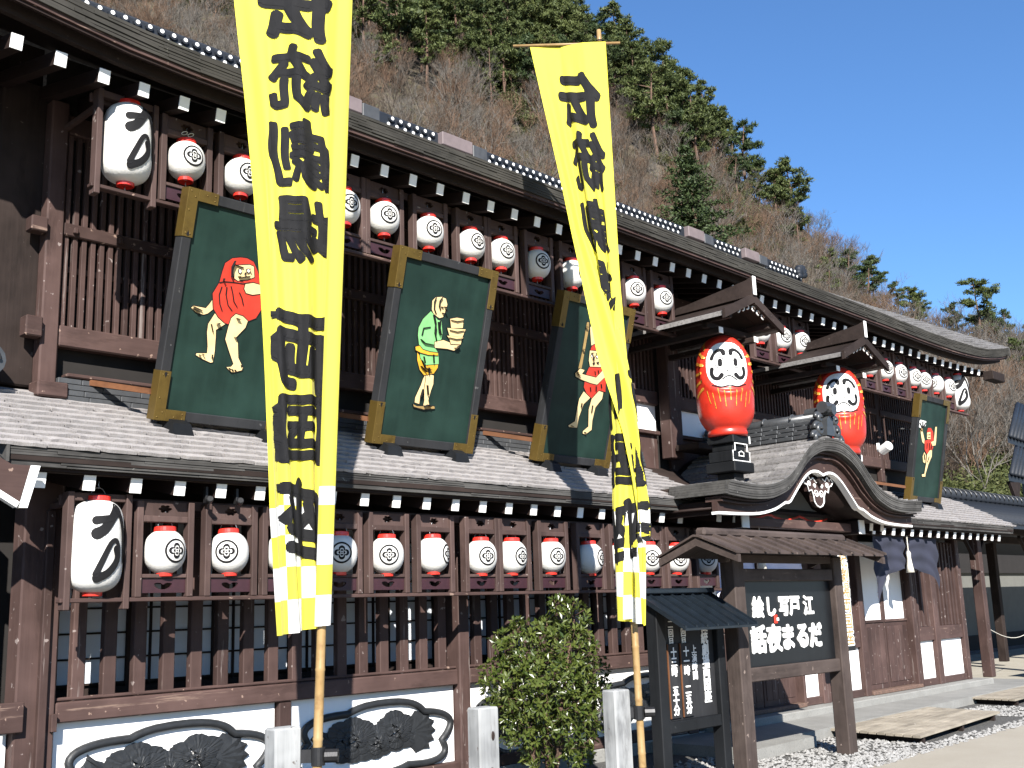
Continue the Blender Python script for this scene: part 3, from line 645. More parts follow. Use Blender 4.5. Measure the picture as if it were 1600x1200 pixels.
# white dado panels with black carved cartouches
def lobed(cx, cz, a, b, n=72, dip=0):
    out = []
    for i in range(n):
        t = 2 * math.pi * i / n; k = 1 + .17 * abs(math.sin(3 * t + .5)) - .1
        x = a * k * math.copysign(abs(math.cos(t)) ** .75, math.cos(t)); z = b * k * math.copysign(abs(math.sin(t)) ** .85, math.sin(t)) + dip * math.cos(2 * math.pi * x / a * .5)
        out.append((cx + x, cz + z))
    return out
def peony(mb, cx, cz, r, seed):
    """flat fan-shaped petals with scalloped rims and radial grooves, overlapping like a carved peony"""
    q = random.Random(seed); lay = 0
    for ring, (npet, rad, wd) in enumerate(((8, 1.0, .62), (6, .72, .6), (4, .46, .7), (3, .26, .9))):
        for p in range(npet):
            a0 = 2 * math.pi * (p + .37 * ring) / npet + q.uniform(-.12, .12); R0 = r * rad * q.uniform(.9, 1.08); lay += 1; rows = []
            for i in range(5):
                f = i / 4; row = []
                for j in range(15):
                    g = j / 14 - .5; an = a0 + g * 2 * wd * (.3 + .7 * f); rr = R0 * (.12 + .88 * f) * (1 - .25 * (2 * g) ** 2 * f) * (1 + (.045 * abs(math.sin(j * 1.35)) if i == 4 else 0))
                    y = YW + .012 - .011 * ring - .0012 * (lay % 5) - .016 * math.sin(f * 2.4) + .005 * abs(math.sin(j * 1.35)) * f
                    row.append((cx + rr * math.cos(an), y, cz + .66 * rr * math.sin(an)))
                rows.append(row)
            mb.slab(rows, (0, .01, 0))
def leafspray(mb, cx, cz, r, sgn):
    for k in range(5):
        a = (-.7 + .35 * k); rows = []
        for i in range(6):
            f = i / 5; wd = .09 * r * 4 * math.sin(math.pi * min(1, f * 1.02) ** .8) * (1 + .3 * (i % 2))
            c = Vector((cx + sgn * r * f * math.cos(a), cz + r * f * math.sin(a) * .8)); nn = Vector((-math.sin(a), math.cos(a)))
            rows.append([(c.x - nn.x * wd, YW + .01, c.y - nn.y * wd), (c.x, YW - .006, c.y), (c.x + nn.x * wd, YW + .01, c.y + nn.y * wd)])
        mb.slab(rows, (0, .012, 0))
for i, (x0, x1) in enumerate(((3.51, 5.36), (5.50, 7.35), (7.51, 9.25), (9.39, 10.99), (2.86, 3.21))):
    wp = bx('white_panel', 'plaster', T, x0, x1, YW + .02, YW + .06, .24, .93, .002)
    if i == 4: continue
    cx, w = (x0 + x1) / 2, (x1 - x0)
    MB().tube([(a, YW + .0, b) for a, b in lobed(cx, .52, w * .45, .285, dip=.012)], .032, 8, closed=True).build('cartouche_rim', 'carve', wp, True)
    pm = MB(); peony(pm, cx - .27, .54, .30, i); peony(pm, cx + .2, .57, .27, i + 9); peony(pm, cx - .02, .50, .22, i + 20)
    leafspray(pm, cx + .38, .55, .3, 1); leafspray(pm, cx - .45, .52, .28, -1)
    pm.build('peony_carving', 'carve', wp, False, fix=False)

# entrance wall (right of the lattice)
def door(x0, x1, top):
    d = bx('sliding_door', 'brown_v', T, x0, x1, YW + .06, YW + .1, .26, 1.24, .006)
    n = 5
    for i in range(n): bx('board', 'brown_v', d, x0 + .05 + (x1 - x0 - .1) * i / n + .003, x0 + .05 + (x1 - x0 - .1) * (i + 1) / n - .003, YW + .05, YW + .059, .34, 1.17, .003)
    bx('paper_panel', 'plaster', d, x0 + .04, x1 - .04, YW + .075, YW + .085, 1.27, top, 0)
    bx('stile', 'brown_v', d, x0, x0 + .04, YW + .045, YW + .1, 1.24, top, .004); bx('stile', 'brown_v', d, x1 - .04, x1, YW + .045, YW + .1, 1.24, top, .004)
    bx('rail', 'brown_h', d, x0, x1, YW + .04, YW + .1, 1.235, 1.275, .004)
for a, b in ((11.25, 12.0), (12.02, 12.85), (12.87, 13.68), (15.66, 16.42), (16.44, 17.22)): door(a, b, 2.45)
for a, b in ((11.2, 13.7), (15.62, 17.3)): bx('threshold', 'stone', T, a, b, YW - .08, YW + .12, .205, .262, .01)
for a, b in ((13.7, 13.76), (14.22, 14.42), (15.46, 15.63), (14.95, 15.02), (17.23, 17.36), (18.02, 18.2), (19.15, 19.3), (17.36, 17.42)):
    bx('post', 'brown_v', T, a, b, YW - .05, YW + .12, .2, 2.55, .01)
for a, b in ((13.77, 14.21), (15.03, 15.45), (17.43, 18.01), (18.21, 19.14)):
    bx('white_panel', 'plaster', T, a, b, YW + .02, YW + .05, .31, .9, .002)
    bx('base_beam', 'brown_h', T, a, b, YW - .03, YW + .1, .205, .31); bx('mid_beam', 'brown_h', T, a, b, YW - .03, YW + .1, .9, 1.12)
bx('name_wall', 'brown_v', T, 14.43, 14.94, YW + .0, YW + .05, .2, 2.5, .004)
for a, b in ((13.77, 14.21), (15.03, 15.45)): bx('plank_panel', 'brown_v', T, a, b, YW + .03, YW + .06, 1.121, 2.5, .004)
bx('wall_board', 'paper', T, 17.43, 18.01, YW + .08, YW + .1, 1.121, 2.5, 0)
lt = bx('lattice_rail', 'brown_h', T, 17.43, 18.0, YW, YW + .03, 2.0, 2.05)
S1 = MB().cbox(-.03, .03, -.03, .03, 0, 1.36, .004).mesh('bar', M['brown_v'])
for x in (17.55, 17.72, 17.88): put('bar', S1, lt, (x, YW + .02, 1.122))
lp = bx('plank_panel', 'brown_v', T, 18.21, 19.14, YW + .04, YW + .07, 1.121, 2.5, .004)
S2 = MB().cbox(-.028, .028, -.025, .025, 0, 1.36, .004).mesh('bar', M['brown_v'])
for i in range(7): put('bar', S2, lp, (18.28 + .131 * i, YW + .012, 1.122))
bx('head_beam', 'brown_h', T, 11.2, 19.3, YW - .06, YW + .12, 2.56, 2.68)
bx('eave_beam', 'brown_h', T, 2.6, 19.3, YW - .02, YW + .1, 2.69, 2.86)

# ---------------------------------------------------------------- lower roof
def zlow(y): return 2.735 + .52 * (y - YE)
LR = MB().slab([[(2.84, YE, 2.70), (20.15, YE, 2.70)], [(2.84, 8.4, zlow(8.4) - .035), (20.15, 8.4, zlow(8.4) - .035)]], .04).build('lower_roof', 'old_wood_h', T)
SHM = []
for k in range(5):
    q = random.Random(k); mb = MB(); n = 5
    rows = [[(j / (n - 1) - .5, 0 + q.uniform(-.006, .006), .036 + q.uniform(-.004, .005)) for j in range(n)], [(j / (n - 1) - .5, .19, .001) for j in range(n)]]
    mb.slab(rows, (0, 0, -.024)); SHM.append(mb.mesh('shingle', M['shingle']))
SHD = []
for me in SHM:
    m2 = me.copy(); m2.materials.clear(); m2.materials.append(M['shingle_dark']); SHD.append(m2)
rest = MB(); cnt = 0; q = random.Random(11)
ang = math.atan(.52); expo = .12; nrow = 11
def add_shingle(x, y, z, w, count_ok, rx, parent, meshes, mat_mb, name='shingle', rz=0.0, lenk=1.0):
    me = q.choice(meshes); rot = (rx + q.uniform(-.012, .02), q.uniform(-.012, .012), rz + q.uniform(-.01, .01))
    if count_ok: put(name, me, parent, (x, y, z), rot, (w, lenk, 1))
    else:
        mm = Matrix.LocRotScale(Vector((x, y, z)), bpy_euler(rot), Vector((w, lenk, 1)))
        mat_mb.add([mm @ v.co for v in me.vertices], [tuple(p.vertices) for p in me.polygons])
from mathutils import Euler
def bpy_euler(r): return Euler(r)
for r_ in range(nrow):
    s0 = r_ * expo; y = YE - .015 + s0 * math.cos(ang); z = 2.738 + s0 * math.sin(ang)
    for (xa, xb, main) in ((2.80, 10.6, True), (14.4, 20.2, False)):
        x = xa - q.uniform(0, .12)
        while x < xb:
            w = q.uniform(.22, .40)
            inst = main and cnt < 300 and x < 9.9
            add_shingle(x + w / 2, y, z, w - .007, inst, ang, LR, SHM, rest)
            cnt += inst; x += w
tag(rest.build('shingle_field', 'shingle', LR, fix=False), kind='stuff')
# layered shingle edge of the lower eave
def layered_edge(x0, x1, y, zt, zb, n, fz=None, depth=.12, seed=1, step=.5):
    mb = MB(); qq = random.Random(seed); hh = (zt - zb) / n
    for k in range(n):
        x = x0 - qq.uniform(0, .3)
        while x < x1:
            L = qq.uniform(.4, 1.1) * step * 2; a, b = max(x, x0), min(x + L, x1)
            if b - a > .02:
                dz0 = fz(a) if fz else 0; dz1 = fz(b) if fz else 0; yo = y + qq.uniform(-.006, .003) + k * .004; jz = qq.uniform(-.001, .001)
                z1, z0 = zt - k * hh + jz, zt - (k + 1) * hh + .0008
                mb.add([(a, yo, z0 + dz0), (b - .002, yo, z0 + dz1), (b - .002, y + depth, z0 + dz1), (a, y + depth, z0 + dz0), (a, yo, z1 + dz0), (b - .002, yo, z1 + dz1), (b - .002, y + depth, z1 + dz1), (a, y + depth, z1 + dz0)],
                       [(0, 3, 2, 1), (4, 5, 6, 7), (0, 1, 5, 4), (1, 2, 6, 5), (2, 3, 7, 6), (3, 0, 4, 7)])
            x += L
    return mb
layered_edge(2.82, 10.55, YE - .01, 2.745, 2.625, 7).build('eave_edge', 'eave_edge', LR)
layered_edge(14.45, 20.18, YE - .01, 2.745, 2.625, 7, seed=4).build('eave_edge', 'eave_edge', LR)
MB().slab([[(2.81, YE - .02, 2.64), (2.81, 8.4, zlow(8.4) - .1)], [(2.83, YE - .02, 2.64), (2.83, 8.4, zlow(8.4) - .1)]], (0, 0, .115)).build('verge_edge', 'eave_edge', LR)
for a, b in ((2.84, 10.5), (14.5, 20.12)):
    bx('fascia', 'old_wood_h', LR, a, b, YE + .085, YE + .13, 2.60, 2.624, .004)  # dark timber colour on this board deepens the eave shade
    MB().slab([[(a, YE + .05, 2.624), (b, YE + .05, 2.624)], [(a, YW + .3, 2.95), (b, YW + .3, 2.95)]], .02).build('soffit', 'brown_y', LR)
# rafters with white painted ends
RF = MB().box(-.042, .042, .006, 1.2, -.052, .052).mesh('rafter', M['brown_y']); RE = MB().box(-.042, .042, -.004, .006, -.052, .052).mesh('end_cap', M['white'])
def rafter(x, y, z, slope, parent, s=1.0):
    r = put('rafter', RF, parent, (x, y, z), (slope, 0, 0), (s, 1, s)); put('end_cap', RE, r, local=True)
lowx = [3.08] + [3.423 + (5.813 - 3.423) / 7 * i for i in range(7)] + [5.813 + .347 * i for i in range(14)] + [15.05 + .313 * i for i in range(16)]
for x in lowx:
    if not 10.45 < x < 14.9: rafter(x, YE + .1, 2.548, .2, T)
for x in (10.62, 10.95, 14.0, 14.32, 14.64): rafter(x, 6.98, 2.55, .15, T)
# flat grey tiles where the roof meets the upper wall
nb = bx('flashing_bed', 'dark', T, 3.62, 10.9, 8.25, 8.34, 3.25, 3.47, 0)
qq = random.Random(5)
for r_ in range(4):
    x = 3.6 - qq.uniform(0, .2)
    while x < 10.9:
        L = qq.uniform(.3, .36); bx('flat_tile', 'noshi', nb, max(x, 3.58), min(x + L, 10.95) - .004, 8.20 + .012 * r_, 8.3, 3.283 + .048 * r_, 3.327 + .048 * r_, .005); x += L
bx('cap_rail', 'brown_h', T, 3.64, 10.9, 8.22, 8.33, 3.478, 3.51)
# little grey ornament tile at the near roof corner
gt = thing('ridge_end_tile', 'grey scrolled ridge-end tile at the far left roof corner', 'roof tile', (2.95, 8.2, 3.3))
for i, (dx, dz, r_) in enumerate(((0, .28, .1), (.06, .12, .12), (-.1, .2, .14), (-.05, .02, .13))):
    MB().tube([(2.93 + dx, 8.05, 3.38 + dz), (2.93 + dx, 8.3, 3.38 + dz)], r_, 14).build('scroll', 'tile', gt, False)
    MB().tube([(2.93 + dx + r_ * .55 * math.cos(a * .6), 8.04 - .002 * i, 3.38 + dz + r_ * .55 * math.sin(a * .6)) for a in range(10)], .018, 6).build('coil', 'tile', gt, True)
# white-edged bargeboard at the near corner
bb = MB().prism([(2.2, 2.78), (2.9, 2.38), (2.96, 2.62), (2.84, 2.62), (2.2, 2.95)], lambda a, b, t: (a, t, b), 7.16, 7.2).build('corner_bargeboard', 'brown_h', T)
MB().prism([(2.2, 2.74), (2.88, 2.345), (2.9, 2.379), (2.2, 2.779)], lambda a, b, t: (a, t, b), 7.15, 7.205).build('white_edge', 'white', bb)
MB().prism([(2.9, 2.345), (2.95, 2.345), (3.02, 2.62), (2.961, 2.62)], lambda a, b, t: (a, t, b), 7.15, 7.205).build('white_edge', 'white', bb)

# ================================================================== THEATRE: upper storey
bx('upper_wall', 'dark', T, 3.45, 19.9, YU_ + .06, YU_ + .1, 3.3, 6.2, 0)
bx('corner_post', 'brown_v', T, 3.44, 3.58, YU_ - .08, YU_ + .05, 3.42, 5.75, .012)
bx('post_shoe', 'brown_h', T, 3.4, 3.64, YU_ - .17, YU_ + .0, 3.3, 3.42, .012)
for x in (7.1, 10.72, 15.9, 17.62, 19.75): bx('post', 'brown_v', T, x, x + .13, YU_ - .04, YU_ + .05, 3.5, 5.8, .01)
bx('post', 'brown_v', T, 11.42, 11.68, YU_ - .22, YU_ - .05, 3.42, 5.4, .012)
up = []
for x0, x1 in ((3.59, 7.09), (7.24, 10.71), (16.04, 17.61), (17.76, 19.74)):
    bx('sill_beam', 'brown_h', T, x0, x1, YU_ - .06, YU_ + .05, 3.73, 3.9, .012)
    bx('mid_rail', 'brown_h', T, x0, x1, YU_ - .055, YU_ - .005, 4.64, 4.745, .008)
    bx('top_beam', 'brown_h', T, x0, x1, YU_ - .06, YU_ + .05, 5.5, 5.66)
    rb = bx('slat_rail', 'brown_h', T, x0, x1, YU_ + .022, YU_ + .045, 4.36, 4.41, .003)
    bx('slat_rail', 'brown_h', T, x0, x1, YU_ + .022, YU_ + .045, 4.2, 4.25, .003)
    up.append((x0, x1, rb))
for x0, x1 in ((10.86, 11.41), (11.69, 15.89)):
    bx('sill_beam', 'brown_h', T, x0, x1, YU_ - .05, YU_ + .05, 4.12, 4.3, .012); bx('white_panel', 'plaster', T, x0, x1, YU_ + .01, YU_ + .04, 3.78, 4.119, 0)
    bx('lower_sill', 'brown_h', T, x0, x1, YU_ - .06, YU_ + .05, 3.73, 3.779); bx('board_panel', 'brown_v', T, x0, x1, YU_ + .0, YU_ + .05, 3.3, 3.729, .003)
    bx('top_beam', 'brown_h', T, x0, x1, YU_ - .06, YU_ + .05, 5.5, 5.66)
    rb = bx('slat_rail', 'brown_h', T, x0, x1, YU_ + .022, YU_ + .045, 4.8, 4.85, .003); up.append((x0, x1, rb))
SL = MB().cbox(-.02, .02, -.022, .022, 0, 1.61, .004).mesh('slat', M['brown_v']); SLs = MB().cbox(-.02, .02, -.022, .022, 0, 1.2, .004).mesh('slat', M['brown_v'])
ns = 0
for x0, x1, rb in up:
    short = 10.8 < x0 < 15.95; n = max(2, round((x1 - x0) / (.0745 if x0 < 10.8 else .083)))
    for i in range(n):
        x = x0 + (x1 - x0) * (i + .5) / n; put('slat', SLs if short else SL, rb, (x, YU_ - .005, 4.3 if short else 3.9)); ns += 1
# peg ends on the mid rail
for x in (3.66, 4.04, 5.2, 6.4): bx('peg', 'brown_h', T, x, x + .035, YU_ - .09, YU_ - .056, 4.66, 4.71, .006)
bx('nosing', 'brown_h', T, 3.3, 3.43, YU_ - .14, YU_ - .02, 4.6, 4.72, .01); bx('nosing', 'brown_h', T, 3.3, 3.43, YU_ - .14, YU_ - .02, 3.76, 3.92, .01)
# bracket ledges left of the porch
bx('ledge_bracket', 'old_wood_h', T, 11.45, 12.1, 7.75, 8.1, 3.50, 3.58)
# weatherboarded wing at the left edge
wg = bx('weatherboard_wall', 'old_wood', T, 1.6, 3.47, YU_ + .22, YU_ + .3, 3.4, 6.3, 0)
for i in range(16):
    z = 3.45 + .165 * i; MB().slab([[(1.6, YU_ + .14, z), (3.16, YU_ + .14, z)], [(1.6, YU_ + .21, z + .18), (3.16, YU_ + .21, z + .18)]], (0, .02, 0)).build('weatherboard', 'old_wood_h', wg)
bx('post', 'old_wood', T, 3.1, 3.46, YU_ + .055, YU_ + .2, 3.4, 5.9, .015)

# ---------------------------------------------------------------- upper roof
zU = smooth_table([(-2, 5.95), (2.0, 5.93), (2.9, 5.84), (3.4, 5.78), (4.2, 5.745), (8.4, 5.735), (13.3, 5.69), (15.5, 5.665), (17.2, 5.64), (18.5, 5.65), (19.5, 5.70), (20.2, 5.79), (20.75, 5.90)])
XR = 20.75
def verge_lift(x): return .10 * max(0, (x - 18.6) / 2.15) ** 2
YR, ZR = 11.0, 8.13
def zup(x, y):
    f = (y - YE2) / (YR - YE2); z0 = zU(x) + .145
    return z0 + (ZR - z0) * (f * .80 + .20 * f * f) + verge_lift(x) * math.sin(math.pi * min(1, f * 1.0)) * .9
xs = [-1.5 + .5 * i for i in range(36)] + [16.6 + .25 * i for i in range(17)] + [XR]
rows = [[(x, YE2 + (YR - YE2) * j / 24, zup(x, YE2 + (YR - YE2) * j / 24)) for x in xs] for j in range(25)]
UR = MB().slab(rows, .05).build('upper_roof', 'shingle_dark', T, True)
MB().slab([[(x, YR + 4 * j, ZR - 2.4 * j) for x in (-1.5, XR)] for j in (0, 1)], .05).build('rear_slope', 'shingle_dark', UR)
# shingle courses on the part of the slope that shows (right end)
sm = MB()
for j in range(44):
    y0 = YE2 + .09 * j
    if y0 > YR - .2: break
    x = 14.5 - q.uniform(0, .2)
    while x < XR - .03:
        w = q.uniform(.2, .34); x1 = min(x + w, XR + .02); jz = q.uniform(-.004, .006)
        sm.slab([[(x, y0 - .012, zup(x, y0) + .024 + jz), (x1 - .006, y0 - .012, zup(x1, y0) + .024 + jz)], [(x, y0 + .11, zup(x, y0 + .11) + .006), (x1 - .006, y0 + .11, zup(x1, y0 + .11) + .006)]], (0, 0, -.016)); x = x1
tag(sm.build('shingle_field', 'shingle_dark', UR, fix=False), kind='stuff')
layered_edge(-1.5, XR, YE2 - .01, .15, .005, 6, fz=zU, seed=8, step=.3, depth=.2).build('eave_edge', 'eave_edge_mossy', UR)
# verge edge climbing to the ridge
rows = []
for j in range(25):
    y = YE2 - .02 + (YR - YE2) * j / 24; rows.append([(XR + .03, y, zup(XR, y) + .02), (XR + .03, y, zup(XR, y) - .15), (XR - .12, y, zup(XR, y) - .15)])
MB().slab(rows, (-.03, 0, 0)).build('verge_edge', 'eave_edge', UR)
MB().slab([[(x, YE2 + .03, zU(x) + .004), (x, YE2 + .11, zU(x) + .004)] for x in xs], .03).build('fascia', 'brown_h', UR)
MB().slab([[(x, YE2 + .17, zU(x) - .0), (x, YE2 + .22, zU(x) - .0)] for x in xs], .09).build('fascia', 'old_wood_h', UR)
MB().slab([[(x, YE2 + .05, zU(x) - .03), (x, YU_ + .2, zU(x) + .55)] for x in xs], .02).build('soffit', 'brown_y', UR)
upx = lerp_table([(0, 2.721), (1, 3.031), (2, 3.353), (3, 3.664), (4, 3.996), (5, 4.315), (9, 5.644), (17, 8.334), (20, 9.346), (23, 10.339), (31, 12.96), (37, 14.87), (41, 16.083), (53, 19.761)])
upz = lerp_table([(2.6, 5.55), (3.4, 5.50), (10.3, 5.49), (13, 5.445), (16, 5.39), (18, 5.39), (19.8, 5.44)])
for i in range(-3, 54): rafter((upx(i) if i >= 0 else 2.721 + .31 * i) * 1.02, YE2 + .244, 1.6 + (upz(upx(i)) + (0 if i >= 0 else -.03 * i) - 1.6) * 1.02, .22, T)
bx('corner_rafter', 'old_wood', T, 19.9, 20.45, 7.12, 7.3, 5.36, 5.52, .01)
# ridge: stacked tiles with round ends, their sunlit glint painted white, broken by plain boxes
RT = bx('ridge_core', 'tile_dark', T, -1.5, 20.3, YR - .1, YR + .1, ZR - .05, ZR + .20, 0)
DT = MB().lathe([(.0, -.02), (.048, -.02), (.052, .0), (.048, .02), (0, .025)], 10).mesh('ridge_tile', M['tile_dark']); DW = MB().lathe([(.0, 0), (.026, 0), (.026, .006), (0, .008)], 8).mesh('tile_boss', M['white'])
plainx = ((7.5, 9.0), (10.4, 10.95), (13.9, 14.55))
ridge_boxes = ((8.0, 8.9), (10.05, 10.95), (16.1, 16.9), (18.0, 18.8))
i = 0; x = 3.4
while x < 20.2:
    if not any(a - .1 < x < b + .1 for a, b in ridge_boxes):
        for k in (0, 1):
            t_ = put('ridge_tile', DT, RT, (x + .075 * k, YR - .11, ZR + .055 + .1 * k), (math.pi / 2, 0, 0)); put('tile_boss', DW, t_, (0, 0, .024), local=True)
    x += .15
MB().tube([(-1.5, YR, ZR + .2), (20.3, YR, ZR + .2)], .07, 10).build('ridge_cap', 'tile_dark', T, True)
for a, b in ridge_boxes: bx('ridge_box', 'ridgebox', T, a, b - .3, YR - .2, YR - .02, ZR + .02, ZR + .22, .01); bx('ridge_box', 'noshi', T, b - .29, b, YR - .2, YR - .02, ZR + .0, ZR + .19, .01)
oni = MB()
for a in range(7): oni.tube([(20.25, YR - .1, ZR + .12), (20.25 + .16 * math.cos(a * .6), YR - .12, ZR + .16 + .18 * math.sin(a * .6))], .07, 8)
oni.build('ridge_end_tile', 'tile_dark', T, True)

# ================================================================== LANTERN RACKS AND LANTERNS
def mouth(w, h, n=20):
    pts = []
    for i in range(n):
        a = 2 * math.pi * i / n; x = w * math.cos(a); z = h * math.sin(a) * (1 if math.sin(a) < 0 else .75) + .35 * h * (x / w) ** 2 - (.55 * h * math.exp(-(x / (.22 * w)) ** 2) if math.sin(a) > .3 else 0)
        pts.append((x, z))
    return pts
def cloudcut(w, h, n=24):
    pts = []
    for i in range(n):
        a = 2 * math.pi * i / n; k = .72 + .28 * abs(math.cos(3 * a)); pts.append((w * k * math.cos(a), h * k * math.sin(a)))
    return pts
POST = {}
def rack_cell(rk, x0, x1, y, zb, zt, zo0, zo1, both=True):
    """one lantern frame: two posts, top board, rail, bottom board"""
    pw = .05
    for xx in (x0, x1 - pw): bx('post', 'brown_clean', rk, xx, xx + pw, y - .04, y + .04, zb, zt, .005)
    w = x1 - x0 - 2 * pw - .002; cx = (x0 + x1) / 2
    bx('rail', 'brown_clean', rk, x0 + pw, x1 - pw, y - .032, y + .032, zo0, zo0 + .028, .004); bx('rail', 'brown_clean', rk, x0 + pw, x1 - pw, y - .032, y + .032, zo1, zo1 + .045, .004)
    h = zo0 - zb - .032
    MB().holed(w, h, .018, mouth(w * .2, h * .27)).build('bottom_panel', 'plum', rk, loc=(cx, y - .006, zb + .03 + h / 2))
    h2 = zt - zo1 - .047
    MB().holed(w, h2, .018, cloudcut(w * .16, h2 * .3)).build('top_panel', 'brown_clean', rk, loc=(cx, y - .006, zo1 + .046 + h2 / 2))
def rack(x0, x1, y, zb, tall, cells, zt, zo0, zo1, back):
    rk = bx('lantern_rack', 'brown_h', T, x0, x1, y - .035, y + .035, zb - .03, zb, .005)
    if tall:
        a, b = tall
        for xx in (a, b - .045): bx('post', 'brown_clean', rk, xx, xx + .045, y - .045, y + .045, zb - .08, zt + .04, .005)
        bx('rail', 'brown_clean', rk, a + .046, b - .046, y - .03, y + .03, zt - .02, zt + .035, .004)
    for a, b in cells: rack_cell(rk, a, b, y, zb, zt, zo0, zo1)
    bx('rail', 'brown_clean', rk, x0, x1, y + .042, y + .07, zt - .05, zt + .02, .004)
    for xx in (x0 + .1, (x0 + x1) / 2, x1 - .1): bx('hanger', 'brown_clean', rk, xx - .02, xx + .02, y + .045, y + back, zt - .05, zt - .01, .003)
LY, UY = 7.45, 7.6
LOWX = [4.07, 4.62, 5.12, 5.65, 6.17, 6.71, 7.3, 7.73, 8.29, 8.87, 9.4, 9.9, 10.41, 10.97]
def cells_for(xs, w, shared_pairs=()):
    out = []
    for x in xs:
        out.append([x - w / 2, x + w / 2])
    for i, j in shared_pairs:
        m = (out[i][1] + out[j][0]) / 2; out[i][1] = m - .001; out[j][0] = m + .001
    return out
cl = cells_for(LOWX, .455, ((6, 7),))
rack(3.31, 11.25, LY, 1.775, (3.33, 3.80), cl, 2.46, 1.91, 2.31, .4)
k = UY / 8.05
UPA = [x * k for x in (4.49, 5.03, 5.59, 6.17, 6.66, 7.26, 7.86, 8.32, 8.91, 9.5, 10.06, 10.67, 11.25)]
UPB = [x * k for x in (13.62, 14.21, 14.76)]
UPC = [x * k for x in (16.95, 17.52, 18.08, 18.64, 19.03, 19.57, 20.11)]
UZ = 3.085
rack(3.46, UPA[-1] + .25, UY, 4.83, (3.48, 3.98), cells_for(UPA, .455, ((3, 4), (6, 7))), 5.56, 4.965, 5.40, .7)
rack(UPB[0] - .3, UPB[-1] + .26, UY, 4.80, None, cells_for(UPB, .455), 5.52, 4.93, 5.37, .7)
rack(UPC[0] - .28, 19.75, UY, 4.77, None, cells_for(UPC, .44, ((3, 4),)), 5.48, 4.90, 5.34, .7)
# lantern body -----------------------------------------------------------
def rprof(kind):
    if kind == 'round':
        Rm, H = .150, .31
        f = lambda z: Rm * max(.0, 1 - abs((z) / (H / 2 * 1.06)) ** 2.35) ** .5
    else:
        Rm, H = .185, .64
        f = lambda z: Rm * max(.0, 1 - abs((z) / (H / 2 * 1.015)) ** 5.5) ** .5 * (1 - .05 * (z / H))
    return Rm, H, f
def lantern_meshes(kind):
    Rm, H, f = rprof(kind); prof = []; n = 44 if kind == 'round' else 84
    for i in range(n + 1):
        z = -H / 2 + H * i / n; prof.append((max(.06, f(z)) * (1 + (.007 if i % 2 else -.004)), z))
    body = MB().lathe(prof, 30).mesh('paper_body', M['lan'], True)
    rc = .078 if kind == 'round' else .085
    cap = MB().lathe([(rc * .6, -.012), (rc, -.012), (rc * 1.03, 0), (rc, .026), (rc * .9, .03), (rc * .88, .005), (rc * .3, .004)], 24).mesh('cap', M['lanred'], False)
    loop = MB().tube([(.062 * math.cos(a), 0, .062 * 1.05 * math.sin(a)) for a in [math.pi * i / 12 for i in range(13)]], .0028, 5).mesh('handle', M['wire'], True)
    hook = MB().tube([(0, 0, 0), (0, .005, -.03), (.006, .004, -.045), (0, 0, -.055)], .0045, 5).mesh('hook', M['wire'], True)
    # emblem / brush mark on the side that faces -y
    ink = MB()
    def fn(a, b, lift):
        r = f(b) + (.0024 if kind == 'round' else .005) + lift; th = -math.pi / 2 + a / (Rm * .98); return (r * math.cos(th), r * math.sin(th), b)
    if kind == 'round':
        S = .088
        def strip(pin, pout):
            m = len(pin); b0 = len(ink.v)
            for p in pin: ink.v.append(fn(p[0] * S, p[1] * S, 0))
            for p in pout: ink.v.append(fn(p[0] * S, p[1] * S, 0))
            for i in range(m - 1): ink.f.append((b0 + i, b0 + i + 1, b0 + m + i + 1, b0 + m + i))
        c = [(math.cos(2 * math.pi * i / 40), math.sin(2 * math.pi * i / 40)) for i in range(41)]
        strip([(.83 * x, .83 * y) for x, y in c], c)
        for d in range(4):
            ca, sa = math.cos(d * math.pi / 2), math.sin(d * math.pi / 2); ex = .40 if d % 2 == 0 else .36
            rot = lambda x, y: (x * ca - y * sa, x * sa + y * ca)
            a_ = [-2.15 + 4.3 * i / 16 for i in range(17)]
            strip([rot(ex - .09 + .15 * math.cos(a), .17 * math.sin(a)) for a in a_], [rot(ex + .29 * math.cos(a), .29 * math.sin(a)) for a in a_])
            a_ = [-1.5 + 3.0 * i / 8 for i in range(9)]
            strip([rot(.14 + .0 * math.cos(a), .10 * math.sin(a)) for a in a_], [rot(.16 + .15 * math.cos(a), .13 * math.sin(a)) for a in a_])
        strip([(.02 * x, .02 * y) for x, y in c[::4]], [(.07 * x, .07 * y) for x, y in c[::4]])
    else:
        def st(pts, w, l):
            stroke(ink, pts, w, fn, l)
        st([(-.115, .165), (-.06, .175), (.0, .19), (.03, .235)], .055, 0)
        st([(-.105, .075), (-.06, .105), (-.015, .17), (.02, .22), (.05, .25)], .075, .0006)
        st([(.05, .25), (.085, .15), (.12, .02), (.14, -.1)], .05, .0012)
        st([(-.10, -.20), (-.06, -.10), (-.01, .01), (.03, .03), (.055, -.02), (.04, -.1), (-.03, -.19), (-.10, -.225)], .04, .0018)
        st([(.04, -.03), (.045, -.1), (-.02, -.19), (-.09, -.225)], .06, .0024)
        st([(.13, .0), (.2, -.12), (.3, -.2)], .05, .003)
    mark = ink.mesh('emblem' if kind == 'round' else 'brush_mark', M['ink'], True, fix=False)
    return body, cap, loop, hook, mark, H, rc
LM = {kk: lantern_meshes(kk) for kk in ('round', 'tall')}
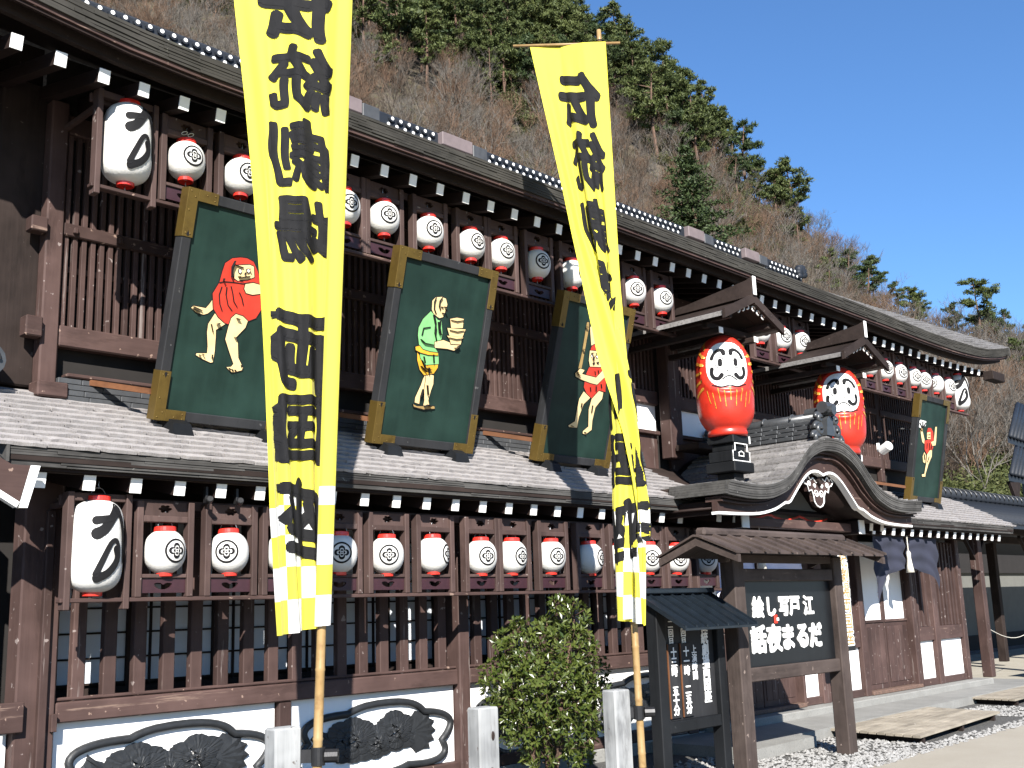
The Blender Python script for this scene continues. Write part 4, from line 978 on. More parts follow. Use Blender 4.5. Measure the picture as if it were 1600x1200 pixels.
def lantern(kind, x, y, z, face, label, group, bow=False):
    body, cap, loop, hook, mark, H, rc = LM[kind]
    az = math.atan2(-y, -x) + math.asin(max(-1, min(1, face)))
    t = thing('paper_lantern', label, 'lantern', (x + q.uniform(-.012, .012), y, z + q.uniform(-.008, .008)), 0, group, rot=(q.uniform(-.03, .03), q.uniform(-.03, .03), az + math.pi / 2 + q.uniform(-.05, .05)))
    put('paper_body', body, t, local=True); put(mark.name.split('.')[0], mark, t, local=True)
    hz = H / 2
    put('cap', cap, t, (0, 0, hz - .004), local=True); put('cap', cap, t, (0, 0, -hz + .004), (math.pi, 0, 0), (.78, .78, 1), local=True)
    put('handle', loop, t, (0, 0, hz + .02), local=True); put('hook', hook, t, (0, 0, hz + .135), local=True); put('hook', hook, t, (0, 0, -hz - .025), (0, 0, 0), (1, 1, .6), local=True)
    return t
GL, GU = 'round lanterns in the lower rack', 'round lanterns under the upper eave'
lantern('tall', 3.565, LY, 2.13, .62, 'tall white cylinder lantern with black brush mark at the lower left corner', 'tall end lanterns')
fl = [.6, -.12, .2, .12, .16, .93, .5, .75, .55, .9, .4, .3, .35, .3]
lowlab = ['round white lantern next to the tall lantern in the lower rack', 'lower-rack round lantern with its emblem facing us, left of the near banner', 'lower-rack round lantern wholly behind the near yellow banner',
  'shaded lower-rack round lantern half hidden at the right edge of the near banner', 'lower-rack round lantern with emblem dead centre, right of the near banner', 'lower-rack round lantern with its emblem turned almost out of sight',
  'left lantern of the lower-rack pair sharing one post', 'right lantern of the lower-rack pair sharing one post', 'lower-rack round lantern just above the top of the shrub', 'lower-rack round lantern in bluish shade beside the far banner',
  'lower-rack round lantern hidden behind the far yellow banner', 'lower-rack round lantern just right of the far banner', 'lower-rack round lantern above the small black notice board', 'lower-rack round lantern half covered by the big sign roof']
for x, fc, lb in zip(LOWX, fl, lowlab): lantern('round', x, LY, 2.105, fc, lb, GL)
lantern('tall', 3.98 * k - .02, UY, 5.22, .6, 'tall white cylinder lantern with black brush mark at the upper left corner', 'tall end lanterns')
fu = [.42, .5, .5, .45, .42, .5, .6, .55, .5, .9, .5, .4, .5]
uplab = ['upper-row round lantern above the first green picture board, with twine bow', 'upper-row round lantern at the left edge of the near banner', 'upper-row round lantern wholly behind the near yellow banner', 'shaded upper-row round lantern at the right edge of the near banner',
  'upper-row round lantern at the top left of the second picture board', 'upper-row round lantern above the middle of the second picture board', 'left lantern of the upper-row pair above the second picture board', 'right lantern of the upper-row pair above the second picture board',
  'upper-row round lantern between the second and third picture boards', 'upper-row round lantern with a banner shadow across it', 'upper-row round lantern behind the far yellow banner', 'upper-row round lantern just right of the far banner', 'last upper-row round lantern before the first little gable']
for x, fc, lb in zip(UPA, fu, uplab): lantern('round', x, UY, 5.225, fc, lb, GU)
for x, lb in zip(UPB, ('leftmost of three round lanterns between the two little gables', 'middle of three round lanterns between the two little gables', 'rightmost of three round lanterns between the two little gables')): lantern('round', x, UY, 5.185, .6, lb, GU)
fc3 = [.55, .6, .65, .6, .5, -.25, .75]
for i, (x, fc) in enumerate(zip(UPC, fc3)): lantern('round', x, UY, 5.155, fc, ORD[i] + ' round lantern right of the second little gable', GU)
lantern('tall', 19.45, UY, 5.13, .55, 'tall white cylinder lantern with black brush mark at the far right end', 'tall end lanterns')
# twine bow on one upper lantern
bw = thing('twine_bow', 'small twine bow tied over the upper lantern above the first picture board', 'twine', (UPA[0], UY - .03, 5.43))
for s_ in (-1, 1): MB().tube([(UPA[0] + s_ * (.028 + .026 * math.cos(a)), UY - .03, 5.445 + .014 * math.sin(a) + .012 * s_ * math.cos(a)) for a in [i * math.pi / 6 for i in range(12)]], .0035, 5, closed=True).build('loop', 'tassel', bw)
MB().tube([(UPA[0], UY - .03, 5.445), (UPA[0] + .012, UY - .03, 5.40)], .0035, 5).build('tail', 'tassel', bw)

# ================================================================== CURVED PORCH ROOF
PX = 12.48
zK = smooth_table([(0, 3.535), (.15, 3.53), (.3, 3.50), (.5, 3.425), (.7, 3.30), (.88, 3.155), (1.05, 3.035), (1.2, 2.965), (1.5, 2.885), (1.9, 2.858), (2.45, 2.885)])
zB = smooth_table([(0, 3.108), (.12, 3.142), (.28, 3.135), (.44, 3.065), (.57, 2.97), (.74, 2.83), (.86, 2.735), (.96, 2.725), (1.2, 2.64), (1.6, 2.572), (2.4, 2.55)])
YF, YB = 6.5, 8.3
HW = 2.38
def kx(n=65): return [-HW + 2 * HW * i / (n - 1) for i in range(n)]
PR = MB().slab([[(PX + x, YF + .02 + (YB - YF) * j / 4, zK(abs(x)) - .01) for x in kx()] for j in range(5)], .05).build('porch_roof', 'old_wood_h', T, True)
# shingle pieces running along the slope, courses parallel to the ridge
arc = []; x = 0.0
while x < HW:
    arc.append(x); dx = .001
    L = 0
    while L < .15 and x < HW: z0 = zK(x); x += .004; L += math.hypot(.004, zK(x) - z0)
q2 = random.Random(21); prest = MB(); pc = 0
for sgn in (-1, 1):
    for a, b in zip(arc[:-1], arc[1:]):
        y = YF - .02 - q2.uniform(0, .2)
        while y < 8.15:
            L = q2.uniform(.28, .55); y1 = min(y + L, 8.2)
            ya = max(y, YF - .02)
            if y1 - ya > .03:
                jz = q2.uniform(-.003, .006); xa, xb = sgn * b * 1.0, sgn * max(0, a - .03)
                mb = MB().slab([[(PX + xa + sgn * .0, ya, zK(b) + .032 + jz), (PX + xa, y1 - .016, zK(b) + .032 + jz)], [(PX + sgn * (a + b) / 2, ya, zK((a + b) / 2) + .024 + jz), (PX + sgn * (a + b) / 2, y1 - .016, zK((a + b) / 2) + .024 + jz)], [(PX + xb, ya, zK(max(0, a - .03)) + .003), (PX + xb, y1 - .016, zK(max(0, a - .03)) + .003)]], (0, 0, -.022))
                if (sgn < 0 or y < 7.2) and pc < 300: mb.build('shingle', 'shingle_dark', PR, fix=False); pc += 1
                else: prest.add(mb.v, mb.f)
            y = y1 if y1 < 8.2 else 9
tag(prest.build('shingle_field', 'shingle_dark', PR, fix=False), kind='stuff')
# front edge: thick layered grey band, brown mouldings, bargeboard and white line
def band(name, mat, f0, f1, y0, y1, x0=-HW, x1=HW, n=81, sm=True, parent=None):
    mb = MB(); base = 0; rows = []
    for i in range(n):
        x = x0 + (x1 - x0) * i / (n - 1); rows.append([(PX + x, y0, f0(abs(x))), (PX + x, y0, f1(abs(x))), (PX + x, y1, f1(abs(x))), (PX + x, y1, f0(abs(x)))])
    mb.grid(rows, closed=True); mb.f += [(0, 1, 2, 3), tuple(4 * (n - 1) + i for i in (3, 2, 1, 0))]
    return mb.build(name, mat, parent or PR, False)
for i in range(6):
    band('front_edge', 'eave_edge', lambda x, i=i: zK(x) + .012 - .026 * i, lambda x, i=i: zK(x) + .012 - .026 * (i + 1) + .0008, YF - .03 + .005 * i + q2.uniform(-.002, .002), YF + .2, n=97)
def mid(fr): return lambda x: (zK(x) - .15) * (1 - fr) + (zB(x) + .018) * fr
band('moulding', 'brown_h', mid(0), mid(.12), YF + .06, YF + .3)
band('moulding', 'old_wood_h', mid(.125), mid(.24), YF + .11, YF + .3)
band('moulding', 'brown_h', mid(.245), mid(.34), YF + .09, YF + .3)
brg = band('bargeboard', 'brown_h', mid(.345), mid(1.0), YF + .15, YF + .22)
band('white_edge', 'white', lambda x: zB(x) + .017, lambda x: zB(x) - .012, YF + .142, YF + .23, parent=brg)
# side returns of the curved roof back to the main eave
for s in (-1, 1):
    mb = MB()
    for i in range(5): mb.box(PX + s * HW - .03 + .004 * i * s, PX + s * HW + .03 - .0 * i, YF + .0, 7.25, zK(HW) + .005 - .028 * (i + 1), zK(HW) + .003 - .028 * i)
    mb.build('side_edge', 'eave_edge', PR); bx('side_beam', 'brown_y', PR, PX + s * (HW - .12) - .05, PX + s * (HW - .12) + .05, YF + .25, 7.9, 2.55, 2.7)
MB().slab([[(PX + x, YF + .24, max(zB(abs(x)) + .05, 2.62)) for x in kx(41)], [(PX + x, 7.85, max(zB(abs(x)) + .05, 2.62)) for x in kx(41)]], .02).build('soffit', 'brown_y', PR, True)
# tie beams with white ends
for x in (11.02, 13.86):
    b = bx('tie_beam', 'brown_y', T, x - .075, x + .075, 6.9, 7.85, 2.44, 2.62, .008); bx('end_cap', 'white', b, x - .077, x + .077, 6.885, 6.9, 2.438, 2.622, .003)
bx('cross_beam', 'brown_h', T, 11.1, 13.78, 7.0, 7.12, 2.47, 2.58)
bx('gable_infill', 'greywall', T, 11.3, 13.7, 7.3, 7.33, 2.62, 3.0, 0)
# carved pendant
gp = MB()
pend = [(-.38, .14), (-.33, .19), (-.29, .15), (-.24, .20), (-.18, .14), (-.12, .17), (-.05, .11), (0, .15), (.05, .11), (.12, .17), (.18, .14), (.24, .2), (.29, .15), (.33, .19), (.38, .14), (.33, .09), (.27, .08), (.24, .0), (.17, .02), (.13, -.05), (.12, -.12), (.07, -.17), (0, -.19), (-.07, -.17), (-.12, -.12), (-.13, -.05), (-.17, .02), (-.24, 0), (-.27, .08), (-.33, .09)]
PC = (PX + .02, 6.77, 2.91)
pd = gp.prism(pend, lambda a, b, t: (PC[0] + a, t, PC[2] + b), 6.745, 6.80).build('pendant', 'brown_h', T)
wl = MB().tube([(PC[0] + a, 6.741, PC[2] + b) for a, b in pend], .009, 6, closed=True)
for s in (-1, 1):
    for cx, cz, r0 in ((.06, -.03, .055), (.22, .09, .04), (.09, .07, .03)):
        wl.tube([(PC[0] + s * (cx + r0 * (1 - i / 22) * math.cos(i * .45)), 6.739, PC[2] + cz + r0 * (1 - i / 22) * math.sin(i * .45)) for i in range(18)], .007, 5)
wl.build('white_scroll', 'white', pd, True)
MB().prism([(-.06, .0), (0, .07), (.06, 0), (0, -.07)], lambda a, b, t: (PX + .02 + a, t, 3.05 + b), 6.70, 6.8).build('boss', 'old_wood', T)
# ridge of grey tiles running back from the peak
RB = MB().tube([(PX, YF + .18, zK(0) + .30), (PX, 8.3, zK(0) + .30)], .07, 12).build('ridge_cap', 'tile', T, True)
for k2 in range(4):
    for j in range(9):
        y = YF + .2 + .23 * j
        for s in (-1, 1):
            bx('flat_tile', 'tile', RB, PX + s * (.05 + .02 * (3 - k2)) - .06, PX + s * (.05 + .02 * (3 - k2)) + .06, y, y + .226, zK(0) + .03 + .058 * k2, zK(0) + .082 + .058 * k2, .008)
BT = MB().lathe([(0, -.012), (.026, -.012), (.03, 0), (.022, .02), (0, .026)], 8).mesh('tile_boss', M['tile'])
for j in range(9):
    for k2 in range(3): put('tile_boss', BT, RB, (PX - .135 + .02 * k2, YF + .3 + .23 * j + .11 * (k2 % 2), zK(0) + .085 + .058 * k2), (0, -math.pi / 2, 0))
for j in range(4): MB().tube([(PX + .075 * math.cos(a), YF + .5 + .4 * j, zK(0) + .3 + .075 * math.sin(a)) for a in [math.pi * i / 10 for i in range(11)]], .016, 6).build('ridge_band', 'tile', RB, True)
# scrolled end tile at the front of the ridge
oe = thing('demon_tile', 'glossy grey scrolled ridge-end tile on the curved porch roof', 'roof tile', (PX, YF + .12, zK(0)))
MB().cbox(PX - .2, PX + .2, YF + .06, YF + .2, zK(0) + .0, zK(0) + .26, .05).build('body', 'tile', oe)
MB().tube([(PX - .12, YF + .02, zK(0) + .40), (PX + .12, YF + .02, zK(0) + .40)], .075, 14).build('roll', 'tile', oe, False)
MB().tube([(PX, YF - .08, zK(0) + .36), (PX, YF + .3, zK(0) + .36)], .065, 14).build('roll', 'tile', oe, False)
for s in (-1, 1):
    for i, (dx, dz, r0) in enumerate(((.22, .06, .09), (.30, -.05, .075), (.2, .2, .06))):
        MB().tube([(PX + s * (dx + r0 * (1 - j / 24) * math.cos(j * .5)), YF + .05 - .002 * j, zK(0) + dz + .06 + r0 * (1 - j / 24) * math.sin(j * .5)) for j in range(20)], .032, 7).build('scroll', 'tile', oe, True)
MB().prism([(-.1, .0), (.1, 0), (.07, .2), (0, .26), (-.07, .2)], lambda a, b, t: (PX + a, t, zK(0) + .05 + b), YF - .01, YF + .07).build('crest', 'tile', oe)

# ---------------------------------------------------------------- little gables over the two dolls
def little_gable(cx, zr):
    yf, yb, hw = 6.66, 8.33, .6
    g = bx('little_gable', 'old_wood', T, cx - .05, cx + .05, yf + .1, yb, zr - .1, zr - .02)
    for s in (-1, 1):
        n = 7
        for i in range(n):
            ya, yb2 = yf + (yb - yf) * i / n, yf + (yb - yf) * (i + 1) / n - .004
            MB().slab([[(cx, ya, zr), (cx, yb2, zr)], [(cx + s * hw, ya, zr - .25), (cx + s * hw, yb2, zr - .25)]], .025).build('roof_board', 'old_wood_h', g)
        MB().slab([[(cx, yf - .05, zr + .05), (cx, yf - .01, zr + .05)], [(cx + s * hw * 1.08, yf - .05, zr - .24), (cx + s * hw * 1.08, yf - .01, zr - .24)]], .11).build('bargeboard', 'old_wood_h', g)
        bx('purlin', 'old_wood', g, cx + s * .42 - .03, cx + s * .42 + .03, yf + .02, yb, zr - .30, zr - .23)
        MB().slab([[(cx + s * (hw - .02), yf + .0, zr - .24), (cx + s * (hw + .03), yf + .0, zr - .26)], [(cx + s * (hw - .02), yb, zr - .24), (cx + s * (hw + .03), yb, zr - .26)]], .05).build('eave_strip', 'shingle_dark', g)
    MB().prism([(yf - .06, zr + .25), (yf + .02, zr + .22), (yf + .9, zr + .10), (yb, zr + .06), (yb, zr + .0), (yf - .04, zr + .02)], lambda a, b, t: (t, a, b), cx - .045, cx + .045).build('ridge_board', 'old_wood_h', g)
    bx('white_end', 'white', g, cx - .03, cx + .03, yf - .075, yf - .06, zr + .03, zr + .26, .003)
    bx('beam', 'old_wood_h', g, cx - .5, cx + .5, yf + .3, yf + .38, zr - .37, zr - .3)
    for s in (-1, 1): b = bx('bracket', 'old_wood', g, cx + s * .38 - .04, cx + s * .38 + .04, yf + .2, yb, zr - .44, zr - .371); bx('end_cap', 'white', b, cx + s * .38 - .041, cx + s * .38 + .041, yf + .188, yf + .199, zr - .441, zr - .37, .002)
    wq = MB()
    for s in (-1, 1):
        for j in range(3): wq.tube([(cx + s * (.07 + .1 * j + .035 * math.cos(a * .7)), yf + .012, zr - .11 - .035 * j + .03 * math.sin(a * .7)) for a in range(8)], .009, 5)
    wq.build('white_scroll', 'white', g, True)
little_gable(11.12, 5.13); little_gable(13.92, 5.05)

# ================================================================== DARUMA DOLLS
def dprof():
    tab = [(0, .225), (.045, .235), (.075, .222), (.12, .262), (.22, .315), (.36, .335), (.5, .338), (.62, .336), (.78, .33), (.92, .312), (1.05, .268), (1.14, .205), (1.2, .13), (1.228, .05)]
    f = smooth_table(tab); return f
DF = dprof()
def daruma(x, y, z, label, off):
    az = math.atan2(-y, -x) + off; sg = 1.0
    t = thing('daruma_doll', label, 'doll', (x, y, z), az + math.pi / 2, 'red daruma dolls on the porch roof')
    prof = [(DF(1.228 * i / 60), 1.228 * i / 60) for i in range(61)]
    mb = MB(); n = 48; rows = []
    for r_, zz in prof:
        row = []
        for k3 in range(n):
            a = 2 * math.pi * k3 / n; d = (a + math.pi / 2 + math.pi) % (2 * math.pi) - math.pi
            rr = r_
            e = (d / .98) ** 2 + ((zz - .82) / .32) ** 2          # shallow face recess with raised hood around it
            if e < 1: rr *= .955
            elif e < 1.5: rr *= 1 + .06 * (1 - abs(e - 1.22) / .28)
            if zz < .55: rr *= 1 + .012 * math.cos(a * 16) * min(1, (zz) / .3) * max(0, 1 - zz / .55)
            row.append((rr * math.cos(a), rr * math.sin(a), zz))
        rows.append(row)
    mb.grid(rows, closed=True); mb.f.append(tuple(range(n))); mb.f.append(tuple(60 * n + i for i in range(n)))
    mb.build('body', 'red', t, True, local=True)
    def fn(a, b, lift):
        d = a / .33; e = (d / .98) ** 2 + ((b - .82) / .32) ** 2
        k4 = .955 if e < 1 else (1 + .06 * max(0, 1 - abs(e - 1.22) / .28) if e < 1.5 else 1.0)
        rr = DF(b) * k4 + .004 + lift; return (rr * math.cos(d - math.pi / 2), rr * math.sin(d - math.pi / 2), b)
    # white face
    fm = MB(); rows = []
    for i in range(13):
        f = i / 12; row = []
        for j in range(33):
            a = 2 * math.pi * j / 32; sx = .285 * (abs(math.cos(a)) ** .72) * math.copysign(1, math.cos(a)); sz = .275 * (abs(math.sin(a)) ** .8) * math.copysign(1, math.sin(a))
            row.append(fn(sx * f * (1 + .06 * math.sin(a)), .82 + sz * f, 0))
        rows.append(row)
    fm.grid(rows).build('face', 'white', t, True, local=True, fix=False)
    ik = MB()
    for s in (-1, 1):
        L = [(s * .045, .945), (s * .075, .99), (s * .13, .985), (s * .18, .945), (s * .2, .90)]
        stroke(ik, L, .05, fn, .003); stroke(ik, [(s * .045, .945), (s * .03, .975), (s * .055, .995)], .026, fn, .0036)
        stroke(ik, [(s * .085, .685), (s * .125, .648), (s * .175, .66), (s * .205, .71), (s * .2, .765)], .05, fn, .0042)
        ring = [(s * .1 + .056 * math.cos(i * .45), .835 + .066 * math.sin(i * .45)) for i in range(15)]
        stroke(ik, ring, .008, fn, .0048); stroke(ik, [(s * .095, .86), (s * .095, .815)], .05, fn, .0054)
        stroke(ik, [(s * .008, .73), (s * .03, .745)], .009, fn, .006)
    stroke(ik, [(-.075, .64), (-.02, .672), (.03, .668), (.085, .625)], .013, fn, .0066)
    ik.build('brows_and_eyes', 'ink', t, False, local=True, fix=False)
    gd = MB(); qd = random.Random(4)
    for i in range(9):
        a = -.27 + .0675 * i; top = .52 + .02 * math.cos(i * 3) - .05 * abs(a) * 2; stroke(gd, [(a, top), (a * .92, top - .09), (a * .86, top - .15 - .03 * (i % 2))], .011, fn, .002)
    for s in (-1, 1):
        for i in range(6):
            zz = .55 + .095 * i; a0 = s * (.33 + .02 * math.sin(i)); stroke(gd, [(a0, zz), (a0 + s * .06, zz - .035 + .018 * i), (a0 + s * .12, zz - .08 + .04 * i)], .035, fn, .002)
    gd.build('gold_stripes', 'gold', t, False, local=True, fix=False)
    hd = MB(); stroke(hd, [(-.2, .575), (-.1, .545), (0, .56), (.1, .545), (.2, .575)], .012, fn, .006); hd.build('chin_line', 'ink', t, local=True, fix=False)
def doll_stand(x, y, z0, label):
    t = thing('doll_stand', label, 'stand', (x, y, z0), 0, 'stepped black stands under the dolls')
    bx('foot', 'black_wood', t, x - .21, x + .21, y - .2, y + .2, z0, z0 + .12, .01); bx('tier', 'black_wood', t, x - .18, x + .18, y - .16, y + .17, z0 + .121, z0 + .25, .01)
    bx('tier', 'black_wood', t, x - .13, x + .13, y - .14, y + .15, z0 + .251, z0 + .34, .01); bx('top', 'black_wood', t, x - .17, x + .17, y - .18, y + .18, z0 + .341, z0 + .435, .01)
    bx('leg', 'black_wood', t, x - .1, x + .1, y - .12, y + .12, z0 - .14, z0 - .001, .01)
    bx('corner_cap', 'white', t, x + .172, x + .195, y - .18, y - .06, z0 + .345, z0 + .433, .003)
    o = [(-.18, .13), (.18, .13), (.18, .245), (.13, .25), (.13, .335), (-.13, .335), (-.13, .25), (-.18, .245)]
    MB().tube([(x + a * .985, y - .167, z0 + b) for a, b in o], .008, 5, closed=True).build('white_outline', 'white', t)
    MB().tube([(x + a, y - .167, z0 + b) for a, b in ((-.05, .19), (-.05, .23), (0, .245), (.05, .23), (.05, .19))], .008, 5, closed=True).build('white_outline', 'white', t)
daruma(11.06, 7.07, 3.515, 'large red daruma doll nearer the camera, left of the curved porch roof', .20)
doll_stand(11.06, 7.07, 3.08, 'stepped black stand with white outline under the nearer red doll')
daruma(13.88, 7.07, 3.515, 'large red daruma doll half hidden behind the curved porch roof', .20)
doll_stand(13.88, 7.07, 3.08, 'stepped black stand hidden behind the porch roof under the farther doll')

# ================================================================== PICTURE BOARDS
def picture_board(x0, w, h, tilt, yb, label, fig, figlabel):
    zb = 1.6 + .197 * yb
    t = thing('picture_board', label, 'picture board', (x0, yb, zb), 0, 'green picture boards on the lower roof', rot=(R(tilt), 0, 0))
    fw, dp = .082, .105
    L = dict(local=True)
    MB().box(fw, w - fw, .028, .05, fw, h - fw).build('panel', 'green', t, **L)
    for a, b in ((0, fw), (w - fw, w)): MB().cbox(a, b, 0, dp, 0, h, .006).build('frame_stile', 'frame_black', t, **L)
    for a, b in ((0, fw), (h - fw, h)): MB().cbox(fw + .001, w - fw - .001, .002, dp - .002, a, b, .006).build('frame_rail', 'frame_black', t, **L)
    ln = .26
    for sx in (0, 1):
        for sz in (0, 1):
            mb = MB()
            def rx(a, b): return (min(a, b), max(a, b))
            X = lambda v: w - v if sx else v
            Z = lambda v: h - v if sz else v
            xa, xb = rx(X(-.004), X(fw + .004)); za, zb2 = rx(Z(-.004), Z(ln + .12)); mb.cbox(xa, xb, -.006, .0, za, zb2, .002)
            xa2, xb2 = rx(X(fw + .005), X(ln)); za, zb3 = rx(Z(-.004), Z(fw + .004)); mb.cbox(xa2, xb2, -.006, -.0005, za, zb3, .002)
            xa, xb = rx(X(-.006), X(-.001)); za, zb2 = rx(Z(-.004), Z(ln + .12)); mb.box(xa, xb, -.004, dp, za, zb2)
            za, zb2 = rx(Z(-.006), Z(-.0005)); xa, xb = rx(X(-.001), X(ln)); mb.box(xa, xb, -.003, dp, za, zb2)
            c = mb.build('brass_corner', 'brass', t, **L)
            rv = MB()
            for a, b in ((.02, .02), (.06, .06), (.02, ln + .09), (.06, ln + .09), (ln - .03, .02), (ln - .03, .06), (.02, .17), (.16, .03)):
                rv.lathe([(.0, -.001), (.007, -.001), (.005, .004), (0, .005)], 7)
                for i in range(len(rv.v) - 28, len(rv.v)):
                    v = rv.v[i]; rv.v[i] = (X(a) + v[0], -.006 - v[2], Z(b) + v[1])
            rv.build('rivets', 'brass', c, True, **L)
            if True:
                MB().prism([(-.012, 0), (0, .03), (.012, 0), (.008, -.012), (-.008, -.012)], lambda a, b, tt: (X(.042) + a, tt, Z(ln + .098) + (b if sz else -b)), -.0085, -.0063).build('notch', 'ink', c, **L)
    # painted cut-out figure
    fg = MB(); first = None; lay = 0
    for colr, poly in FIGURES[fig]:
        lay += 1; y1 = .026 - .0011 * lay
        if colr not in ('ink', 'white'):
            cx = sum(p[0] for p in poly) / len(poly); cz = sum(p[1] for p in poly) / len(poly); n = len(poly); big = []
            ar = sum(poly[i][0] * poly[(i + 1) % n][1] - poly[(i + 1) % n][0] * poly[i][1] for i in range(n)); sg = 1 if ar > 0 else -1
            for i in range(n):
                a, b, c = Vector(poly[i - 1]), Vector(poly[i]), Vector(poly[(i + 1) % n]); d = ((b - a).normalized() + (c - b).normalized()); d = d.normalized() if d.length > 1e-6 else Vector((1, 0)); big.append(tuple(b + Vector((d.y, -d.x)) * sg * .008))
            MB().prism(big, lambda a, b, tt: (a, tt, b), y1 + .0006, .028 - .0003 * lay).build('outline', 'ink', first or t, **L)
        o = MB().prism(poly, lambda a, b, tt: (a, tt, b), y1, .0279 - .0003 * lay).build('painted_piece', 'figred' if colr == 'red' else colr, first or t, **L)
        if first is None: first = o; o.name = 'painted_figure'; o['label'] = figlabel
    # feet on the roof and a stay to the wall
    ca, sa = math.cos(R(tilt)), math.sin(R(tilt))
    for fx in (.2, w - .22):
        X0 = x0 + fx; yw = yb - .10; zr = zlow(yw + .12)
        MB().add([(X0 - .10, yw, zlow(yw) + .02), (X0 + .10, yw, zlow(yw) + .02), (X0 + .10, yw + .3, zlow(yw + .3) + .0), (X0 - .10, yw + .3, zlow(yw + .3) + .0),
                  (X0 - .075, yw + .02, zlow(yw) + .13), (X0 + .075, yw + .02, zlow(yw) + .13), (X0 + .075, yw + .12, zlow(yw) + .19), (X0 - .075, yw + .12, zlow(yw) + .19)],
                 [(0, 3, 2, 1), (4, 5, 6, 7), (0, 1, 5, 4), (1, 2, 6, 5), (2, 3, 7, 6), (3, 0, 4, 7)]).build('foot_block', 'black_wood', t)
    MB().obox((x0 - .02, yb + .04, zb + .2), (.045, 0, 0), (-.30, 8.28 - yb - .04, .12), (0, 0, .045)).build('stay', 'stay', t)
    MB().obox((x0 + w - .1, yb - .2, zb + 1.2), (.02, 0, 0), (.0, 8.3 - yb + .2, .15), (0, 0, .02)).build('stay', 'wire', t)
picture_board(4.12, 1.26, 1.81, 14.2, 7.75, 'green picture board with brass corners and red-hooded walker, left of the near banner', 'walker', 'striding red-robed figure with bare legs')
picture_board(6.256, 1.26, 1.81, 14.0, 7.75, 'green picture board with brass corners and green-jacketed bucket carrier', 'carrier', 'figure in green jacket carrying stacked tubs')
picture_board(8.446, 1.2, 1.80, 16.0, 7.75, 'shaded green picture board with red-clad pole bearer behind the far banner', 'poler', 'red-clad figure holding a pole')
picture_board(17.34, 1.18, 1.74, 12.0, 7.75, 'green picture board with fan dancer at the right end of the lower roof', 'dancer', 'red-hooded dancer with white fan')

# ================================================================== BANNERS
RT_ = Vector((.6955, -.7185, 0)).normalized(); FW_ = Vector((.7185, .6955, 0)).normalized()
BOLD = dict(zip('伝統劇場両国座', (.055, .036, .03, .036, .05, .04, .046)))
def cloth_mat(zchk):
    m, t, n, b = _new('yellow_banner_cloth')
    uv = t.nodes.new('ShaderNodeUVMap'); sp = t.nodes.new('ShaderNodeSeparateXYZ'); t.links.new(uv.outputs[0], sp.inputs[0])
    ck = t.nodes.new('ShaderNodeTexChecker'); ck.inputs['Scale'].default_value = 1.0; ck.inputs[1].default_value = (.82, .82, .80, 1); ck.inputs[2].default_value = (.78, .70, .06, 1)
    cb = t.nodes.new('ShaderNodeCombineXYZ')
    a = t.nodes.new('ShaderNodeMath'); a.operation = 'MULTIPLY'; a.inputs[1].default_value = 4.0; t.links.new(sp.outputs[0], a.inputs[0])
    c = t.nodes.new('ShaderNodeMath'); c.operation = 'DIVIDE'; c.inputs[1].default_value = .19; t.links.new(sp.outputs[1], c.inputs[0])
    t.links.new(a.outputs[0], cb.inputs[0]); t.links.new(c.outputs[0], cb.inputs[1]); t.links.new(cb.outputs[0], ck.inputs[0])
    lt = t.nodes.new('ShaderNodeMath'); lt.operation = 'LESS_THAN'; lt.inputs[1].default_value = zchk; t.links.new(sp.outputs[1], lt.inputs[0])
    col = _mix(t, lt.outputs[0], (.80, .73, .075), ck.outputs[0])
    t.links.new(col, b.inputs['Base Color']); b.inputs['Roughness'].default_value = .7; b.inputs['Specular IOR Level'].default_value = .2; b.inputs['Sheen Weight'].default_value = .15
    tr = t.nodes.new('ShaderNodeBsdfTranslucent'); t.links.new(col, tr.inputs[0]); ms = t.nodes.new('ShaderNodeMixShader'); ms.inputs[0].default_value = .3
    t.links.new(b.outputs[0], ms.inputs[1]); t.links.new(tr.outputs[0], ms.inputs[2]); t.links.new(ms.outputs[0], n.get('Material Output').inputs[0])
    w = t.nodes.new('ShaderNodeTexWave'); w.inputs['Scale'].default_value = 900; tc = t.nodes.new('ShaderNodeTexCoord'); t.links.new(tc.outputs['UV'], w.inputs[0]); nz = _noise(t, 7, 4, .6, stretch=(1, 1, .12)); _bump(t, b, nz, .35, .02)
    return m
CLM = cloth_mat(.88)
